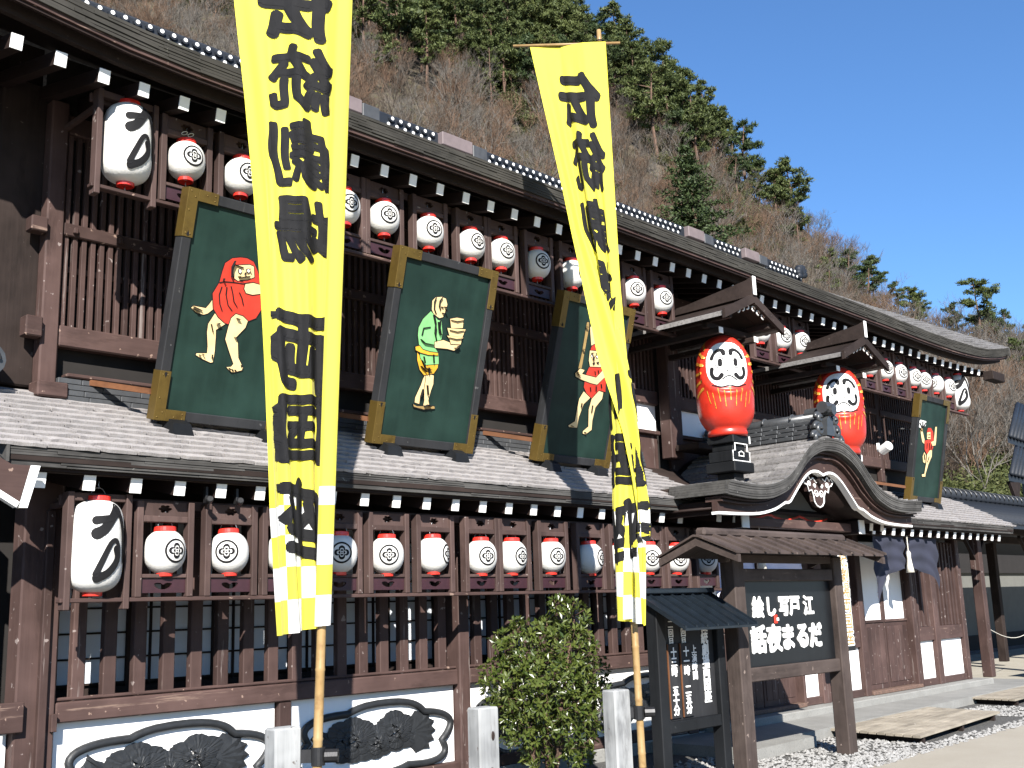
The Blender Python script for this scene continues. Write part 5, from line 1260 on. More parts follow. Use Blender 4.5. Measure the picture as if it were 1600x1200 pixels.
def banner(label, base, lean, ztop, pole_top, sec, zbot, zlist, tw, tc_, flip):
    """sec(z) -> list of (s, a, d): cross-section of the cloth, a along image-right, d away from the street"""
    t = thing('nobori_banner', label, 'banner', (base[0], base[1], 0), 0, 'yellow theatre banners on bamboo poles')
    B = Vector((base[0], base[1], 0))
    def pol(z): return B + RT_ * (lean * z) + Vector((0, 0, z))
    # bamboo pole with nodes
    pts, rs = [], []; z = 0.0
    while z < pole_top:
        for dz, rr in ((0, 1.0), (.012, 1.12), (.024, 1.0)): pts.append(pol(z + dz)); rs.append(.031 * rr * (1 - .04 * z))
        z += .42
    pts.append(pol(pole_top)); rs.append(.02)
    MB().tube(pts, rs, 12).build('bamboo_pole', 'bamboo', t, True)
    c0 = pol(ztop + .015)
    MB().tube([c0 - RT_ * .80, c0 + RT_ * .19], .013, 8).build('crossbar', 'bamboo', t, True)
    for dz in (-.012, .004, .02): MB().tube([c0 + Vector(((.036) * math.cos(a), .036 * math.sin(a), dz)) for a in [i * math.pi / 5 for i in range(10)]], .006, 5, closed=True).build('lashing', 'ink', t)
    # cloth
    def P(s, z, lift=0):
        sc_ = sec(z)
        for (s0, a0, d0), (s1, a1, d1) in zip(sc_, sc_[1:]):
            if s <= s1 or s1 == 1:
                f = (s - s0) / (s1 - s0); f2 = f; a = a0 + (a1 - a0) * f2; d = d0 + (d1 - d0) * f2; tx, td = a1 - a0, d1 - d0; break
        zz = z - (.05 * (1 - s) * max(0, (2.03 - z)) / .57 * 1.4 if z < 2.03 else 0)
        fold = .026 * math.sin(s * 19 + z * .9) + .032 * math.sin(s * 9 - z * .6) + .015 * math.sin(s * 37 + z * 1.5); k = min(1, (ztop - z) / .9) * (.4 + .6 * min(1, (ztop - z) / 3.5)) * min(1, max(.0, (.9 - s) / .15))
        l = math.hypot(tx, td) or 1; nx, nd = td / l, -tx / l
        if nd > 0: nx, nd = -nx, -nd
        p = pol(z) ; p.z = zz
        return p + RT_ * (a + nx * (fold * k + lift)) + FW_ * (d + nd * (fold * k + lift))
    NS, NZ = 60, 110; mb = MB(); rows = [[P(i / NS, ztop - (ztop - zbot) * j / NZ) for i in range(NS + 1)] for j in range(NZ + 1)]
    mb.grid(rows); me = mb.mesh('cloth', CLM, True, fix=False)
    uv = me.uv_layers.new(name='UVMap')
    for lp in me.loops:
        vi = lp.vertex_index; i, j = vi % (NS + 1), vi // (NS + 1); uv.data[lp.index].uv = (i / NS, (ztop - (ztop - zbot) * j / NZ) - zbot)
    cl_ = put('cloth', me, t)
    for ch, (za, zb_) in zip('伝統劇場両国座', zlist):
        lay, fs = brush_glyph(ch, BOLD[ch]); ik = MB()
        for side in ((1, -1) if flip else (1,)):
            for li, vs in enumerate(lay):
                ik.add([P(max(.02, min(.985, tc_ - (a - .5) * tw)), za + (zb_ - za) * b, side * (.006 + .0003 * li)) for a, b in vs], fs)
        tag(ik.build('brush_character', 'ink', cl_, False, fix=False), kind='stuff')
    return t
L1 = lerp_table([(1.463, -0.281), (2.271, -0.390), (2.957, -0.459), (3.792, -0.527), (4.491, -0.589), (5.203, -0.671), (5.943, -0.774), (6.669, -0.794)])
R1 = lerp_table([(1.463, 0.062), (2.957, 0.069), (5.943, 0.082), (6.669, 0.069)])
def sec1(z):
    l, r = L1(z), R1(z); k = max(0, min(1, (6.3 - z) / 4.7)); w = r - l; dd = .48 * k
    return [(0, l, dd * .2), (.22, l + w * .24, -dd * .25), (.76, l + w * .78, dd * .22), (.84, l + w * .86, -.03), (.90, min(-.035, l + w * .9), -.062), (.96, r, -.05), (1, r - .01, .04)]
Z1 = [(6.148, 5.594), (5.580, 5.025), (5.018, 4.456), (4.450, 3.908), (3.628, 3.052), (3.059, 2.559), (2.504, 1.943)]
banner('near yellow banner with mirrored black lettering, cut off by the top edge', (4.287, 5.905), .031, 6.422, 6.737, sec1, 1.546, Z1, .64, .52, False)
P0a = lerp_table([(1.463, 0.069), (2.381, 0.101), (3.039, 0.000), (3.710, -0.179), (4.614, -0.308), (5.299, -0.411), (6.683, -0.643)])
RRa = lerp_table([(1.463, 0.054), (2.381, 0.107), (3.039, 0.110), (3.710, 0.116), (4.614, 0.069), (5.710, 0.041), (6.683, 0.041)])
LLa = lerp_table([(1.463, -0.144), (2.381, -0.137), (3.039, -0.114), (3.710, -0.123), (4.614, -0.123), (5.299, -0.123), (6.683, -0.164)])
def sec2(z):
    k = max(0, min(1, (4.9 - z) / 1.6)); p0, rr, ll = P0a(z), RRa(z), LLa(z)
    a1 = (p0 + (rr - p0) * .36) * (1 - k) + rr * k; a2 = (p0 + (rr - p0) * .7) * (1 - k) + ll * k
    return [(0, p0, -.16 * k), (.33, a1, -.12 * k + .02 * (1 - k)), (.40, a1 - .006 * k + (a2 - a1) * .1, -.095 * k + .02 * (1 - k)), (.72, a2, -.055), (.84, -.04 * (1 - k) + (a2 + .03) * k, -.06), (.95, max(.05, rr * .6), -.06), (1, .045, .04)]
Z2 = [(6.437, 5.847), (5.833, 5.203), (5.190, 4.627), (4.614, 4.066), (3.587, 3.080), (3.052, 2.559), (2.504, 1.943)]
banner('far yellow banner twisted on its bamboo pole with whole top showing', (7.423, 5.769), -.006, 6.683, 6.834, sec2, 1.505, Z2, .62, .57, True)
# grey posts that hold the poles
def stake(x, y, zt, label, clamp):
    t = thing('wooden_stake', label, 'post', (x, y, 0), 0, 'grey wooden posts in front of the theatre')
    mb = MB().cbox(-.092, .092, -.075, .075, 0, zt, .012); mb.build('post', 'grey_wood', t, local=True, rot=(0, 0, R(-6)))
    if clamp is None: MB().lathe([(0, 0), (.016, 0), (.012, .006), (0, .008)], 9).build('knot', 'old_wood', t, local=True, loc=(.02, -.079, zt - .2), rot=(math.pi / 2, 0, 0), scale=(1, 2.2, 1))
    if clamp:
        px, py = clamp; d = Vector((px - x, py - y, 0))
        for z in (.75, .27):
            ring = [Vector((px, py, z)) + Vector((.044 * math.cos(i * math.pi / 8), .044 * math.sin(i * math.pi / 8), 0)) for i in range(16)]
            MB().grid([[p + Vector((0, 0, dz)) for p in ring] for dz in (-.055, .055)], closed=True).build('clamp_band', 'iron', t)
            m2 = Vector((px, py, z)); MB().tube([m2 + RT_ * .044, m2 + RT_ * .125], .042, 10).build('clamp_bolt', 'iron', t)
            MB().obox(Vector((x, y, z - .04)), d, Vector((-d.y, d.x, 0)).normalized() * .016, (0, 0, .08)).build('clamp_arm', 'iron', t)
stake(4.155, 6.045, .93, 'grey weathered post clamping the near banner pole', (4.309, 5.888))
stake(5.845, 5.985, .915, 'grey weathered post with a dark knot, standing alone before the shrub', None)
stake(7.30, 5.91, .935, 'grey weathered post clamping the far banner pole', (7.418, 5.773))

# ================================================================== BIG SIGN
SY = 5.95
sg = thing('roofed_signboard', 'large roofed wooden signboard with black panel and white lettering', 'signboard', (10.18, SY, 0))
for a, b in ((9.12, 9.30), (11.07, 11.25)): bx('post', 'sign_wood', sg, a, b, SY - .08, SY + .08, 0, 2.05, .01)
bx('top_rail', 'sign_wood_h', sg, 9.301, 11.069, SY - .06, SY + .06, 1.80, 1.92); bx('bottom_rail', 'sign_wood_h', sg, 9.301, 11.069, SY - .06, SY + .06, .855, .985)
bx('header', 'sign_wood_h', sg, 9.05, 11.3, SY - .05, SY + .05, 1.98, 2.06)
pn = bx('panel', 'black_board', sg, 9.301, 11.069, SY - .01, SY + .02, .986, 1.799, 0)
def letters(body, xs, z, size, off, parent, y, mat='white', sx=1.0, ext=.004):
    for ch, x in zip(body, xs):
        me = glyphs(ch, size, off, ext); me.materials.append(M[mat]); put('letter', me, parent, (x, y, z), (0, 0, 0), (sx, 1, 1))
letters('絵し写戸江', [9.60, 9.85, 10.09, 10.30, 10.58], 1.55, .21, .008, pn, SY - .014, sx=1.0)
letters('話夜まるだ', [9.57, 9.86, 10.13, 10.41, 10.68], 1.245, .27, .013, pn, SY - .014, sx=1.02)
bx('red_doll_mark', 'figred', pn, 9.885, 9.945, SY - .018, SY - .0105, 1.385, 1.47, .012); bx('red_doll_mark', 'white', pn, 9.925, 9.965, SY - .0215, SY - .0185, 1.41, 1.44, .006)
rf = bx('ridge', 'sign_wood_h', sg, 8.7, 11.45, SY - .06, SY + .06, 2.215, 2.30, .03)
for s in (-1, 1):
    n = 12
    for i in range(n):
        xa = 8.62 + (11.55 - 8.62) * i / n; xb = 8.62 + (11.55 - 8.62) * (i + 1) / n - .006
        MB().slab([[(xa, SY + s * .02, 2.235), (xb, SY + s * .02, 2.235)], [(xa, SY + s * .44, 2.06), (xb, SY + s * .44, 2.06)]], .02).build('roof_board', 'sign_wood', rf)
        MB().slab([[(xb - .018, SY + s * .02, 2.26), (xb + .018, SY + s * .02, 2.26)], [(xb - .018, SY + s * .46, 2.078), (xb + .018, SY + s * .46, 2.078)]], .025).build('batten', 'sign_wood', rf)
for x in (8.64, 11.5):
    for s in (-1, 1): MB().slab([[(x, SY, 2.2), (x + .05, SY, 2.2)], [(x, SY + s * .44, 2.03), (x + .05, SY + s * .44, 2.03)]], .07).build('barge', 'sign_wood_h', rf)
# ================================================================== SMALL NOTICE BOARD
NY = 6.02
nbd = thing('notice_board', 'small black notice board with sloping metal roof and white writing', 'notice board', (8.5, NY, 0))
for a, b in ((7.97, 8.10), (8.90, 9.02)): bx('post', 'black_wood', nbd, a, b, NY - .06, NY + .06, 0, 1.6, .008)
bx('rail', 'black_wood', nbd, 8.101, 8.899, NY - .05, NY + .05, .50, .60); bx('rail', 'black_wood', nbd, 8.101, 8.899, NY - .05, NY + .05, 1.5, 1.58)
np_ = bx('panel', 'frame_black', nbd, 8.101, 8.899, NY - .005, NY + .02, .601, 1.499, 0)
nr = MB().slab([[(7.92, NY + .12, 1.70), (9.07, NY + .12, 1.70)], [(7.92, NY - .40, 1.40), (9.07, NY - .40, 1.40)]], .02).build('metal_roof', 'roof_metal', nbd)
MB().slab([[(7.92, NY + .12, 1.70), (9.07, NY + .12, 1.70)], [(7.92, NY + .35, 1.58), (9.07, NY + .35, 1.58)]], .02).build('metal_roof', 'roof_metal', nbd)
for i in range(8): x = 7.93 + .162 * i; MB().slab([[(x - .008, NY + .12, 1.722), (x + .008, NY + .12, 1.722)], [(x - .008, NY - .40, 1.422), (x + .008, NY - .40, 1.422)]], .024).build('seam', 'roof_metal', nr)
bx('ridge_cap', 'roof_metal', nr, 7.9, 9.09, NY + .06, NY + .18, 1.70, 1.75, .01)
def column_text(body, x, ztop, pitch, size, off, parent, y, mat='white', sx=1.0):
    for i, ch in enumerate(body):
        if ch == ' ': continue
        me = glyphs(ch, size, off, .002); me.materials.append(M[mat]); put('letter', me, parent, (x, y, ztop - pitch * i), (0, 0, 0), (sx, 1, 1))
column_text('伝統劇場両国座', 8.76, 1.40, .105, .115, .003, np_, NY - .009)
column_text('上演時間', 8.58, 1.20, .078, .08, .0018, np_, NY - .009)
for x, tx, up2 in ((8.43, '十一時 二五分', '一回目'), (8.24, '十三時 五十分', '二回目')):
    hb = bx('hanging_slip', 'frame_black', np_, x - .07, x + .075, NY - .025, NY - .012, .62, 1.26, .003); bx('slip_edge', 'stay', hb, x - .082, x - .0705, NY - .026, NY - .011, .62, 1.26, .002)
    column_text(tx, x, 1.185, .083, .09, .003, hb, NY - .028); column_text(up2, x, 1.43, .078, .08, .0018, np_, NY - .009)
# ================================================================== VERTICAL NAME BOARD
VY = 7.28
vb = thing('name_board', 'tall narrow black name board with outlined characters beside the big sign', 'sign', (13.98, VY, .9))
bx('board', 'black_board', vb, 13.83, 14.14, VY, VY + .04, .92, 2.4, .006); bx('bracket', 'old_wood', vb, 13.93, 14.05, VY + .041, 7.85, 2.3, 2.36); bx('bracket', 'old_wood', vb, 13.93, 14.05, VY + .041, 7.85, 1.0, 1.06)
for i, ch in enumerate('伝統劇場両国座'):
    z = 2.33 - .205 * i
    for off, mt, dy in ((.02, 'white', -.003), (.0025, 'ochre', -.0065)):
        me = glyphs(ch, .215, off, .001); me.materials.append(M[mt]); put('letter', me, vb, (13.985, VY + dy, z), (0, 0, 0), (1.15, 1, 1))
# ================================================================== CURTAINS, TASSELS
def swag(label, x0, x1, y, zt, drop_l, drop_r, sag, mat='noren', hem=None):
    t = thing('entrance_curtain', label, 'curtain', ((x0 + x1) / 2, y, zt), 0, 'draped entrance curtains')
    rows = []
    for j in range(15):
        f = j / 14; row = []
        for i in range(41):
            u = i / 40; dl = drop_l * (1 - u) ** 1.2 + drop_r * u ** 1.2 - sag * math.sin(math.pi * u) * .0
            bottom = dl * (1 - .62 * math.sin(math.pi * u) ** .8) + sag * math.sin(math.pi * u)
            z = zt - f * bottom; row.append((x0 + (x1 - x0) * u + .02 * math.sin(9 * f), y + .016 * math.sin(f * 16 + 3 * math.sin(math.pi * u)) + .012 * math.sin(u * 11 + 3 * f), z))
        rows.append(row)
    MB().grid(rows).build('cloth', mat, t, True, fix=False)
    MB().tube([(x0 - .05, y - .0, zt + .01), (x1 + .05, y - .0, zt + .01)], .012, 6).build('rod', 'old_wood', t)
    return t
swag('navy entrance curtain draped left of the tassel at the right doors', 15.24, 16.22, 7.42, 2.49, .95, .5, .3)
swag('navy entrance curtain draped right of the tassel at the right doors', 16.32, 17.38, 7.42, 2.49, .5, .9, .3)
swag('pale curtain draped over the left doors, seen through the sign top, left piece', 11.5, 12.4, 7.66, 2.5, .85, .5, .4, 'noren_pale')
swag('pale curtain draped over the left doors, seen through the sign top, right piece', 12.5, 13.6, 7.66, 2.5, .5, .85, .4, 'noren_pale')
def tassel(x, y, z, label):
    t = thing('curtain_tassel', label, 'tassel', (x, y, z), 0, 'pale tassels between the curtains')
    MB().tube([(x, y, z + .55), (x, y, z + .3)], .008, 6).build('cord', 'tassel', t)
    MB().lathe([(.02, .32), (.035, .28), (.03, .22), (.045, .1), (.065, 0), (.0, .0)], 14, (x, y, z)).build('tuft', 'tassel', t, True)
tassel(16.27, 7.38, 1.96, 'pale tassel hanging between the navy curtains'); tassel(12.46, 7.6, 2.0, 'pale tassel hanging behind the big sign')
# red and white twisted cord under the porch
rc = thing('festoon_cord', 'red twisted cord strung under the curved porch roof', 'cord', (12.4, 7.2, 2.55))
MB().tube([(11.3 + .1 * i, 7.2 + .008 * math.sin(i * 3), 2.66 - .06 * abs(math.sin(i * .42))) for i in range(23)], .014, 6).build('cord', 'figred', rc, True)
# floodlights and a white lamp
def spot(x, y, z, label, mat='iron', r=.026):
    t = thing('floodlight', label, 'lamp', (x, y, z), 0, 'small spot lamps on the theatre')
    MB().lathe([(r * .7, 0), (r, .02), (r, r * 2.4), (r * .8, r * 2.6)], 14).build('head', mat, t, local=True, rot=(R(70), 0, R(-20))); bx('bracket', mat, t, x - .01, x + .01, y + .02, y + .06, z, z + .12, .002)
spot(4.36, 7.33, 2.46, 'small dark spot lamp under the eave left of the third rafter pair'); spot(4.62, 7.33, 2.46, 'small dark spot lamp under the eave, right of its twin')
spot(15.0, 7.05, 3.66, 'small white floodlight at the right side of the porch roof', 'white', .07)

# ================================================================== SHRUB
SBX = Vector((7.62, 7.0, 0))
sb = thing('evergreen_shrub', 'glossy green evergreen shrub growing in front of the lattice', 'shrub', tuple(SBX))
qs = random.Random(31)
lobes = [(0, .86, .40, .34), (-.26, .92, .30, .26), (.3, .80, .32, .28), (-.12, 1.18, .30, .24), (.22, 1.20, .28, .24), (.30, 1.48, .15, .2), (-.40, 1.02, .18, .16), (.42, .98, .2, .2), (-.32, 1.30, .16, .14), (0, 1.40, .2, .12), (-.18, .55, .26, .18), (.2, .5, .3, .18), (-.05, .32, .2, .12), (.3, .3, .14, .1), (-.36, .72, .16, .14), (.16, 1.62, .07, .08), (-.22, 1.44, .06, .08)]
bm_ = MB(); lv = MB()
for a0, a1, zt_ in ((-.06, -.3, 1.1), (0, .05, 1.3), (.05, .3, 1.5), (.03, .35, .85), (-.04, -.38, .9), (.02, -.1, 1.35)):
    b0 = SBX + RT_ * a0; tp = SBX + RT_ * a1 + Vector((0, 0, zt_)); md = b0 * .55 + tp * .45 + Vector((0, 0, .15)); bm_.tube([b0, md, tp], [.022, .014, .005], 6)
def leaf(mb, p, d, n, L, W):
    s = d.cross(n).normalized(); m_ = p + d * (L * .5) + n * (L * .06)
    mb.add([p, m_ + s * W * .5, p + d * L, m_ - s * W * .5, m_ - n * (L * .07)], [(0, 1, 4), (1, 2, 4), (2, 3, 4), (3, 0, 4)])
for (a_, z_, rw, rh) in lobes:
    c = SBX + RT_ * a_ + FW_ * qs.uniform(-.06, .06) + Vector((0, 0, z_)); nt_ = int(30 + rw * rw * rh * 6600)
    for i in range(nt_):
        while True:
            u = Vector((qs.uniform(-1, 1), qs.uniform(-1, 1), qs.uniform(-1, 1)))
            if .2 < u.length < 1: break
        if qs.random() < .6: u = u.normalized() * qs.uniform(.75, 1.1)
        p = c + Vector((u.x * rw, u.y * rw * .9, u.z * rh)); out = (Vector((u.x, u.y, u.z * .6)).normalized() + Vector((qs.uniform(-.6, .6), qs.uniform(-.6, .6), qs.uniform(.1, .9)))).normalized()
        if qs.random() < .3: bm_.tube([p - out * .1, p], [.0035, .002], 4)
        for k5 in range(qs.randint(3, 6)):
            an = k5 * 2.4 + qs.random(); sd_ = out.orthogonal().normalized(); sd_.rotate(Matrix.Rotation(an, 3, out)); d = (out * qs.uniform(.3, .9) + sd_).normalized()
            nn = (out - d * out.dot(d)).normalized(); leaf(lv, p + d * .005, d, nn, qs.uniform(.045, .075), qs.uniform(.02, .03))
tag(lv.build('foliage', 'leaf', sb, fix=False), kind='stuff'); bm_.build('stems', 'bark', sb, True)

# ================================================================== COVERED WALK AT THE RIGHT
cw = thing('covered_walk', 'open timber covered walk with dark tiled roof at the right edge', 'shelter', (26, 9.8, 0))
for x, y in ((21.3, 8.35), (22.5, 9.9), (24.2, 8.35), (26.2, 9.9), (27.5, 8.35), (31, 8.35)):
    bx('post', 'old_wood' if y > 9 else 'brown_v', cw, x - .09, x + .09, y - .09, y + .09, .1, 2.75, .01)
    if y < 9:
        for s in (-1, 1): MB().obox((x + s * .05, y - .03, 2.2), (s * .5, 0, .5), (0, .06, 0), (0, 0, .07)).build('brace', 'old_wood', cw)
for y in (8.35, 9.9): bx('beam', 'old_wood_h', cw, 20.4, 34, y - .07, y + .07, 2.76, 2.92)
bx('back_wall', 'greywall', cw, 21.2, 40, 12.6, 12.7, .5, 2.2, 0); bx('back_wall_base', 'dark', cw, 21, 40, 12.55, 12.7, .1, .5, 0); bx('back_wall_top', 'dark', cw, 20.4, 40, 12.5, 12.7, 2.2, 3.3, 0)
bx('side_wall', 'dark', cw, 20.0, 20.1, 8.6, 12.6, .1, 3.4, 0)
cr = MB().slab([[(20.5, 7.75, 2.86), (40, 7.75, 2.86)], [(20.5, 9.2, 3.5), (40, 9.2, 3.5)], [(20.5, 11.5, 2.7), (40, 11.5, 2.7)]], .06).build('tiled_roof', 'tile_dark', cw)
ct = MB().tube([(0, 0, 0), (0, 1.58, .7)], .045, 7).mesh('round_tile_row', M['tile_dark'], True)
for i in range(60): put('round_tile_row', ct, cr, (20.6 + .26 * i, 7.74, 2.88))
MB().tube([(20.4, 9.2, 3.62), (40, 9.2, 3.62)], .12, 12).build('ridge_cap', 'tile_dark', cw, True)
rb_ = MB().tube([(0, .135 * math.cos(a), .135 * math.sin(a)) for a in [math.pi * i / 10 for i in range(11)]], .018, 5).mesh('ridge_band', M['tile'], True)
for i in range(60): put('ridge_band', rb_, cr, (20.7 + .26 * i, 9.2, 3.62))
rope = thing('barrier_rope', 'thin pale rope slung between the covered walk posts', 'rope', (23, 8.3, .9)); MB().tube([(21.35 + 2.8 * i / 12, 8.33, 1.0 - .25 * math.sin(math.pi * i / 12)) for i in range(13)], .006, 5).build('rope', 'tassel', rope, True)
bn = thing('bench', 'small weathered wooden bench under the covered walk', 'bench', (23.1, 8.2, .1))
for i in range(3): bx('seat_plank', 'grey_wood', bn, 22.4, 24.0, 7.62 + .14 * i, 7.75 + .14 * i, .47, .51)
for x in (22.55, 23.75):
    for y in (7.66, 7.98): bx('leg', 'grey_wood', bn, x - .04, x + .04, y - .03, y + .03, .1, .469)
    bx('stretcher', 'grey_wood', bn, x - .02, x + .02, 7.69, 7.95, .2, .25)
# corner of another tiled house farther off
fh = thing('tiled_house', 'corner of a dark tiled house roof beyond the covered walk, right edge', 'building', (40, 13.5, 0))
for z0, xs_, ys, nm in ((5.05, 33.9, 12.05, 'lower_roof'), (6.35, 35.2, 12.4, 'upper_roof')):
    f0 = MB().slab([[(xs_, ys, z0), (xs_ + 14, ys + 1, z0)], [(xs_ + 3.2, ys + .75, z0 + 1.5), (xs_ + 17, ys + 1.8, z0 + 1.5)]], .16).build(nm, 'tile_dark', fh)
    for i in range(10): MB().tube([(xs_ + .2 + .36 * i, ys - .03 + .026 * i, z0 + .05), (xs_ + 3.4 + .36 * i, ys + .72 + .026 * i, z0 + 1.55)], .08, 7).build('round_tile_row', 'tile_dark', f0, True)
bx('wall', 'greywall', fh, 40, 52, 13.6, 13.8, 0, 7.4, 0); MB().prism([(34.1, 4.9), (35.0, 4.9), (34.6, 4.2)], lambda a, b, t: (a, t, b), 12.1, 12.2).build('pendant', 'old_wood', fh)

# ================================================================== HILLSIDE
# crest as seen above the roofs: azimuth (deg from +Y towards +X), tangent of elevation, distance
CR = [(-5, .72, 185), (19, .735, 180), (32.5, .735, 175), (43.5, .645, 170), (50.3, .55, 165), (52.7, .505, 163), (56.1, .455, 160), (58.4, .412, 158), (59.9, .37, 156), (62, .335, 154), (63.5, .298, 152), (64.6, .268, 150), (66.3, .238, 150), (69.2, .205, 150), (72, .185, 150), (75, .155, 150), (80, .10, 150), (90, .05, 150)]
ct_ = smooth_table([(a, e) for a, e, r in CR]); cr_ = lerp_table([(a, r) for a, e, r in CR])
def hill(az, f):
    """f 0 at the foot, 1 at the crest, beyond 1 falls away behind"""
    r1 = cr_(az); r0 = 38 + .25 * max(0, az - 40); zc = 1.6 + ct_(az) * r1
    r = r0 + (r1 - r0) * f; z = zc * (f * .86 + .14 * f * f) if f <= 1 else zc - (f - 1) * 60
    p = Vector((r * math.sin(R(az)), r * math.cos(R(az)), 0)); n1 = mnoise.noise(p * .03) * 4 + mnoise.noise(p * .1) * 1.2
    p.z = z + n1 * min(1, f * 2) * (1 - .5 * f) ; return p
rows = [[hill(-5 + 95 * i / 150, j / 50 * 1.3) for i in range(151)] for j in range(51)]
for i in range(151): rows[0][i].z = -.4
struct('hillside', MB().grid(rows), 'soil', smooth=True)
# prototypes ------------------------------------------------------------
def needle_clump(mb, c, r, q_, n, up=.35):
    for i in range(n):
        d = Vector((q_.uniform(-1, 1), q_.uniform(-1, 1), q_.uniform(-.5, 1) + up)).normalized(); s = d.orthogonal().normalized(); s.rotate(Matrix.Rotation(q_.random() * 6.28, 3, d))
        b = c + Vector((q_.uniform(-1, 1), q_.uniform(-1, 1), q_.uniform(-.5, .5))) * r * .75; L = r * q_.uniform(.5, 1.0); w = r * .16
        mb.add([b - s * w, b + s * w, b + d * L], [(0, 1, 2)])
def pine_proto(seed, h, spread, fir=False, bare=.35):
    q_ = random.Random(seed); cb, tb = MB(), MB()
    top = Vector((q_.uniform(-.4, .4), q_.uniform(-.4, .4), h)); bend = Vector((q_.uniform(-.5, .5), q_.uniform(-.5, .5), h * .5))
    tb.tube([(0, 0, -1), tuple(bend), tuple(top)], [.2, .13, .03], 6)
    if fir:
        lv_ = 22
        for i in range(lv_):
            f = i / (lv_ - 1); z = h * (.06 + .93 * f); rr = spread * (1 - f) ** .8 + .1; nb_ = int(12 - 7 * f) + 2
            for k in range(nb_):
                a = 6.28 * k / nb_ + q_.uniform(-.3, .3) + i; L = rr * q_.uniform(.6, 1.15); dirn = Vector((math.cos(a), math.sin(a), -.12 + .35 * f)); base = Vector((top.x * f, top.y * f, z))
                tb.tube([base, base + dirn * L], [.03, .008], 3, cap=False)
                m_ = int(3 + L * 4)
                for j in range(1, m_ + 1): needle_clump(cb, base + dirn * (L * j / m_), .24 + .14 * (1 - j / m_), q_, 13, .1)
    else:
        nl = int(15 + h)
        for i in range(nl):
            f = bare + (1 - bare) * (i + q_.random()) / nl; z = h * f; a = q_.random() * 6.28; prof = math.sin(math.pi * min(1, .18 + .8 * ((f - bare) / (1 - bare)))) ** .7
            L = spread * prof * q_.uniform(.45, 1.15); base = Vector((bend.x * min(1, 2 * f) * (1 if f < .5 else 2 - 2 * f) + top.x * max(0, 2 * f - 1), bend.y * min(1, 2 * f) * (1 if f < .5 else 2 - 2 * f) + top.y * max(0, 2 * f - 1), z))
            dirn = Vector((math.cos(a), math.sin(a), q_.uniform(.05, .45))); tb.tube([base, base + dirn * L], [.05, .012], 3, cap=False)
            m_ = 3 + int(L * 2.2)
            for j in range(m_):
                g_ = .35 + .65 * (j + 1) / m_; c = base + dirn * (L * g_) + Vector((q_.uniform(-.4, .4), q_.uniform(-.4, .4), q_.uniform(-.1, .3))) * (.5 + .3 * L * .5); needle_clump(cb, c, q_.uniform(.34, .55), q_, 30)
        needle_clump(cb, top, .5, q_, 40)
    return cb, tb
PROT = []
for sd_, h, s_ in ((1, 9.5, 2.3), (2, 8.0, 2.6), (3, 11, 2.2), (4, 7, 2.2), (5, 10, 2.9)):
    cb, tb = pine_proto(sd_, h, s_); PROT.append((cb.mesh('crown', M['needle'], fix=False), tb.mesh('trunk', M['bark'], fix=False), h))
PROTD = []
for sd_, h, s_ in ((11, 9, 2.4), (12, 7.5, 2.2)):
    cb, tb = pine_proto(sd_, h, s_, bare=.25); PROTD.append((cb.mesh('crown', M['needle_dark'], fix=False), tb.mesh('trunk', M['bark'], fix=False), h))
TREES = []
def tree(kind, pos, sc_, rz, name, label, group):
    t = thing(name, label, 'tree', tuple(pos), rz, group)
    TREES.append(t); put('crown', kind[0], t, (0, 0, 0), (0, 0, 0), (sc_, sc_, sc_), local=True); put('trunk', kind[1], t, (0, 0, 0), (0, 0, 0), (sc_, sc_, sc_), local=True)
qh = random.Random(77)
# the near dark fir above the roof
cb, tb = pine_proto(40, 12.5, 4.6, True); FIR = (cb.mesh('crown', M['needle_dark'], fix=False), tb.mesh('trunk', M['bark'], fix=False), 12)
fx = Vector((60 * math.sin(R(56.6)), 60 * math.cos(R(56.6)), 0)); fx.z = 11.5
tree(FIR, fx, 1.25, .4, 'fir_tree', 'big dark green fir standing just above the theatre roof', None)
# skyline pines
az = 46.0; i = 0
while az < 73:
    f = qh.uniform(.955, 1.0); p = hill(az, f); small = az > 60.5
    s_ = qh.uniform(.7, 1.05) * (1.0 if az < 58 else .85)
    if not (small and qh.random() < .45): tree(qh.choice(PROT if qh.random() < .7 else PROTD), p, s_, qh.random() * 6.28, 'pine_tree', 'pine tree standing on the skyline of the wooded hill', 'pines along the skyline')
    az += qh.uniform(.55, .95) if az < 60 else qh.uniform(.7, 1.3)
# belt of pines below the crest on the left two thirds
n = 0; low = lerp_table([(200, -60), (480, 10), (560, 50), (600, 80), (672, 140), (740, 150), (800, 140), (880, 150), (960, 190), (1010, 215), (1085, 245), (1150, 300), (1210, 330)])
tries = 0
while n < 298 and tries < 40000:
    tries += 1; az = qh.uniform(22, 62); f = qh.uniform(.4, .97); p = hill(az, f); u, v = to_px(p)
    if u < 150 or v < -90: continue
    inside = v < low(u) + qh.uniform(-15, 55)
    if not inside and qh.random() > .006: continue
    if mnoise.noise(Vector((u * .012, v * .02, 3))) < -.3: continue
    n += 1; tree(qh.choice(PROT if qh.random() < .8 else PROTD), p, qh.uniform(.7, 1.3) if inside else qh.uniform(.5, .85), qh.random() * 6.28, 'pine_tree', 'pine tree among others on the upper slope of the hill', 'pines on the upper slope')
for az, f, s_ in ((64.2, .82, .8), (65.1, .9, .9), (66.8, .86, .7), (69.8, .9, 1.0), (70.6, .88, .8), (71.6, .75, .7), (72.3, .6, .8), (63.2, .7, .7), (61.8, .78, .8), (60.8, .86, .9), (68.6, .55, .5)):
    tree(qh.choice(PROTD + PROT), hill(az, f), s_, qh.random() * 6.28, 'pine_tree', 'scattered evergreen on the bare right flank of the hill', 'scattered evergreens on the right flank')
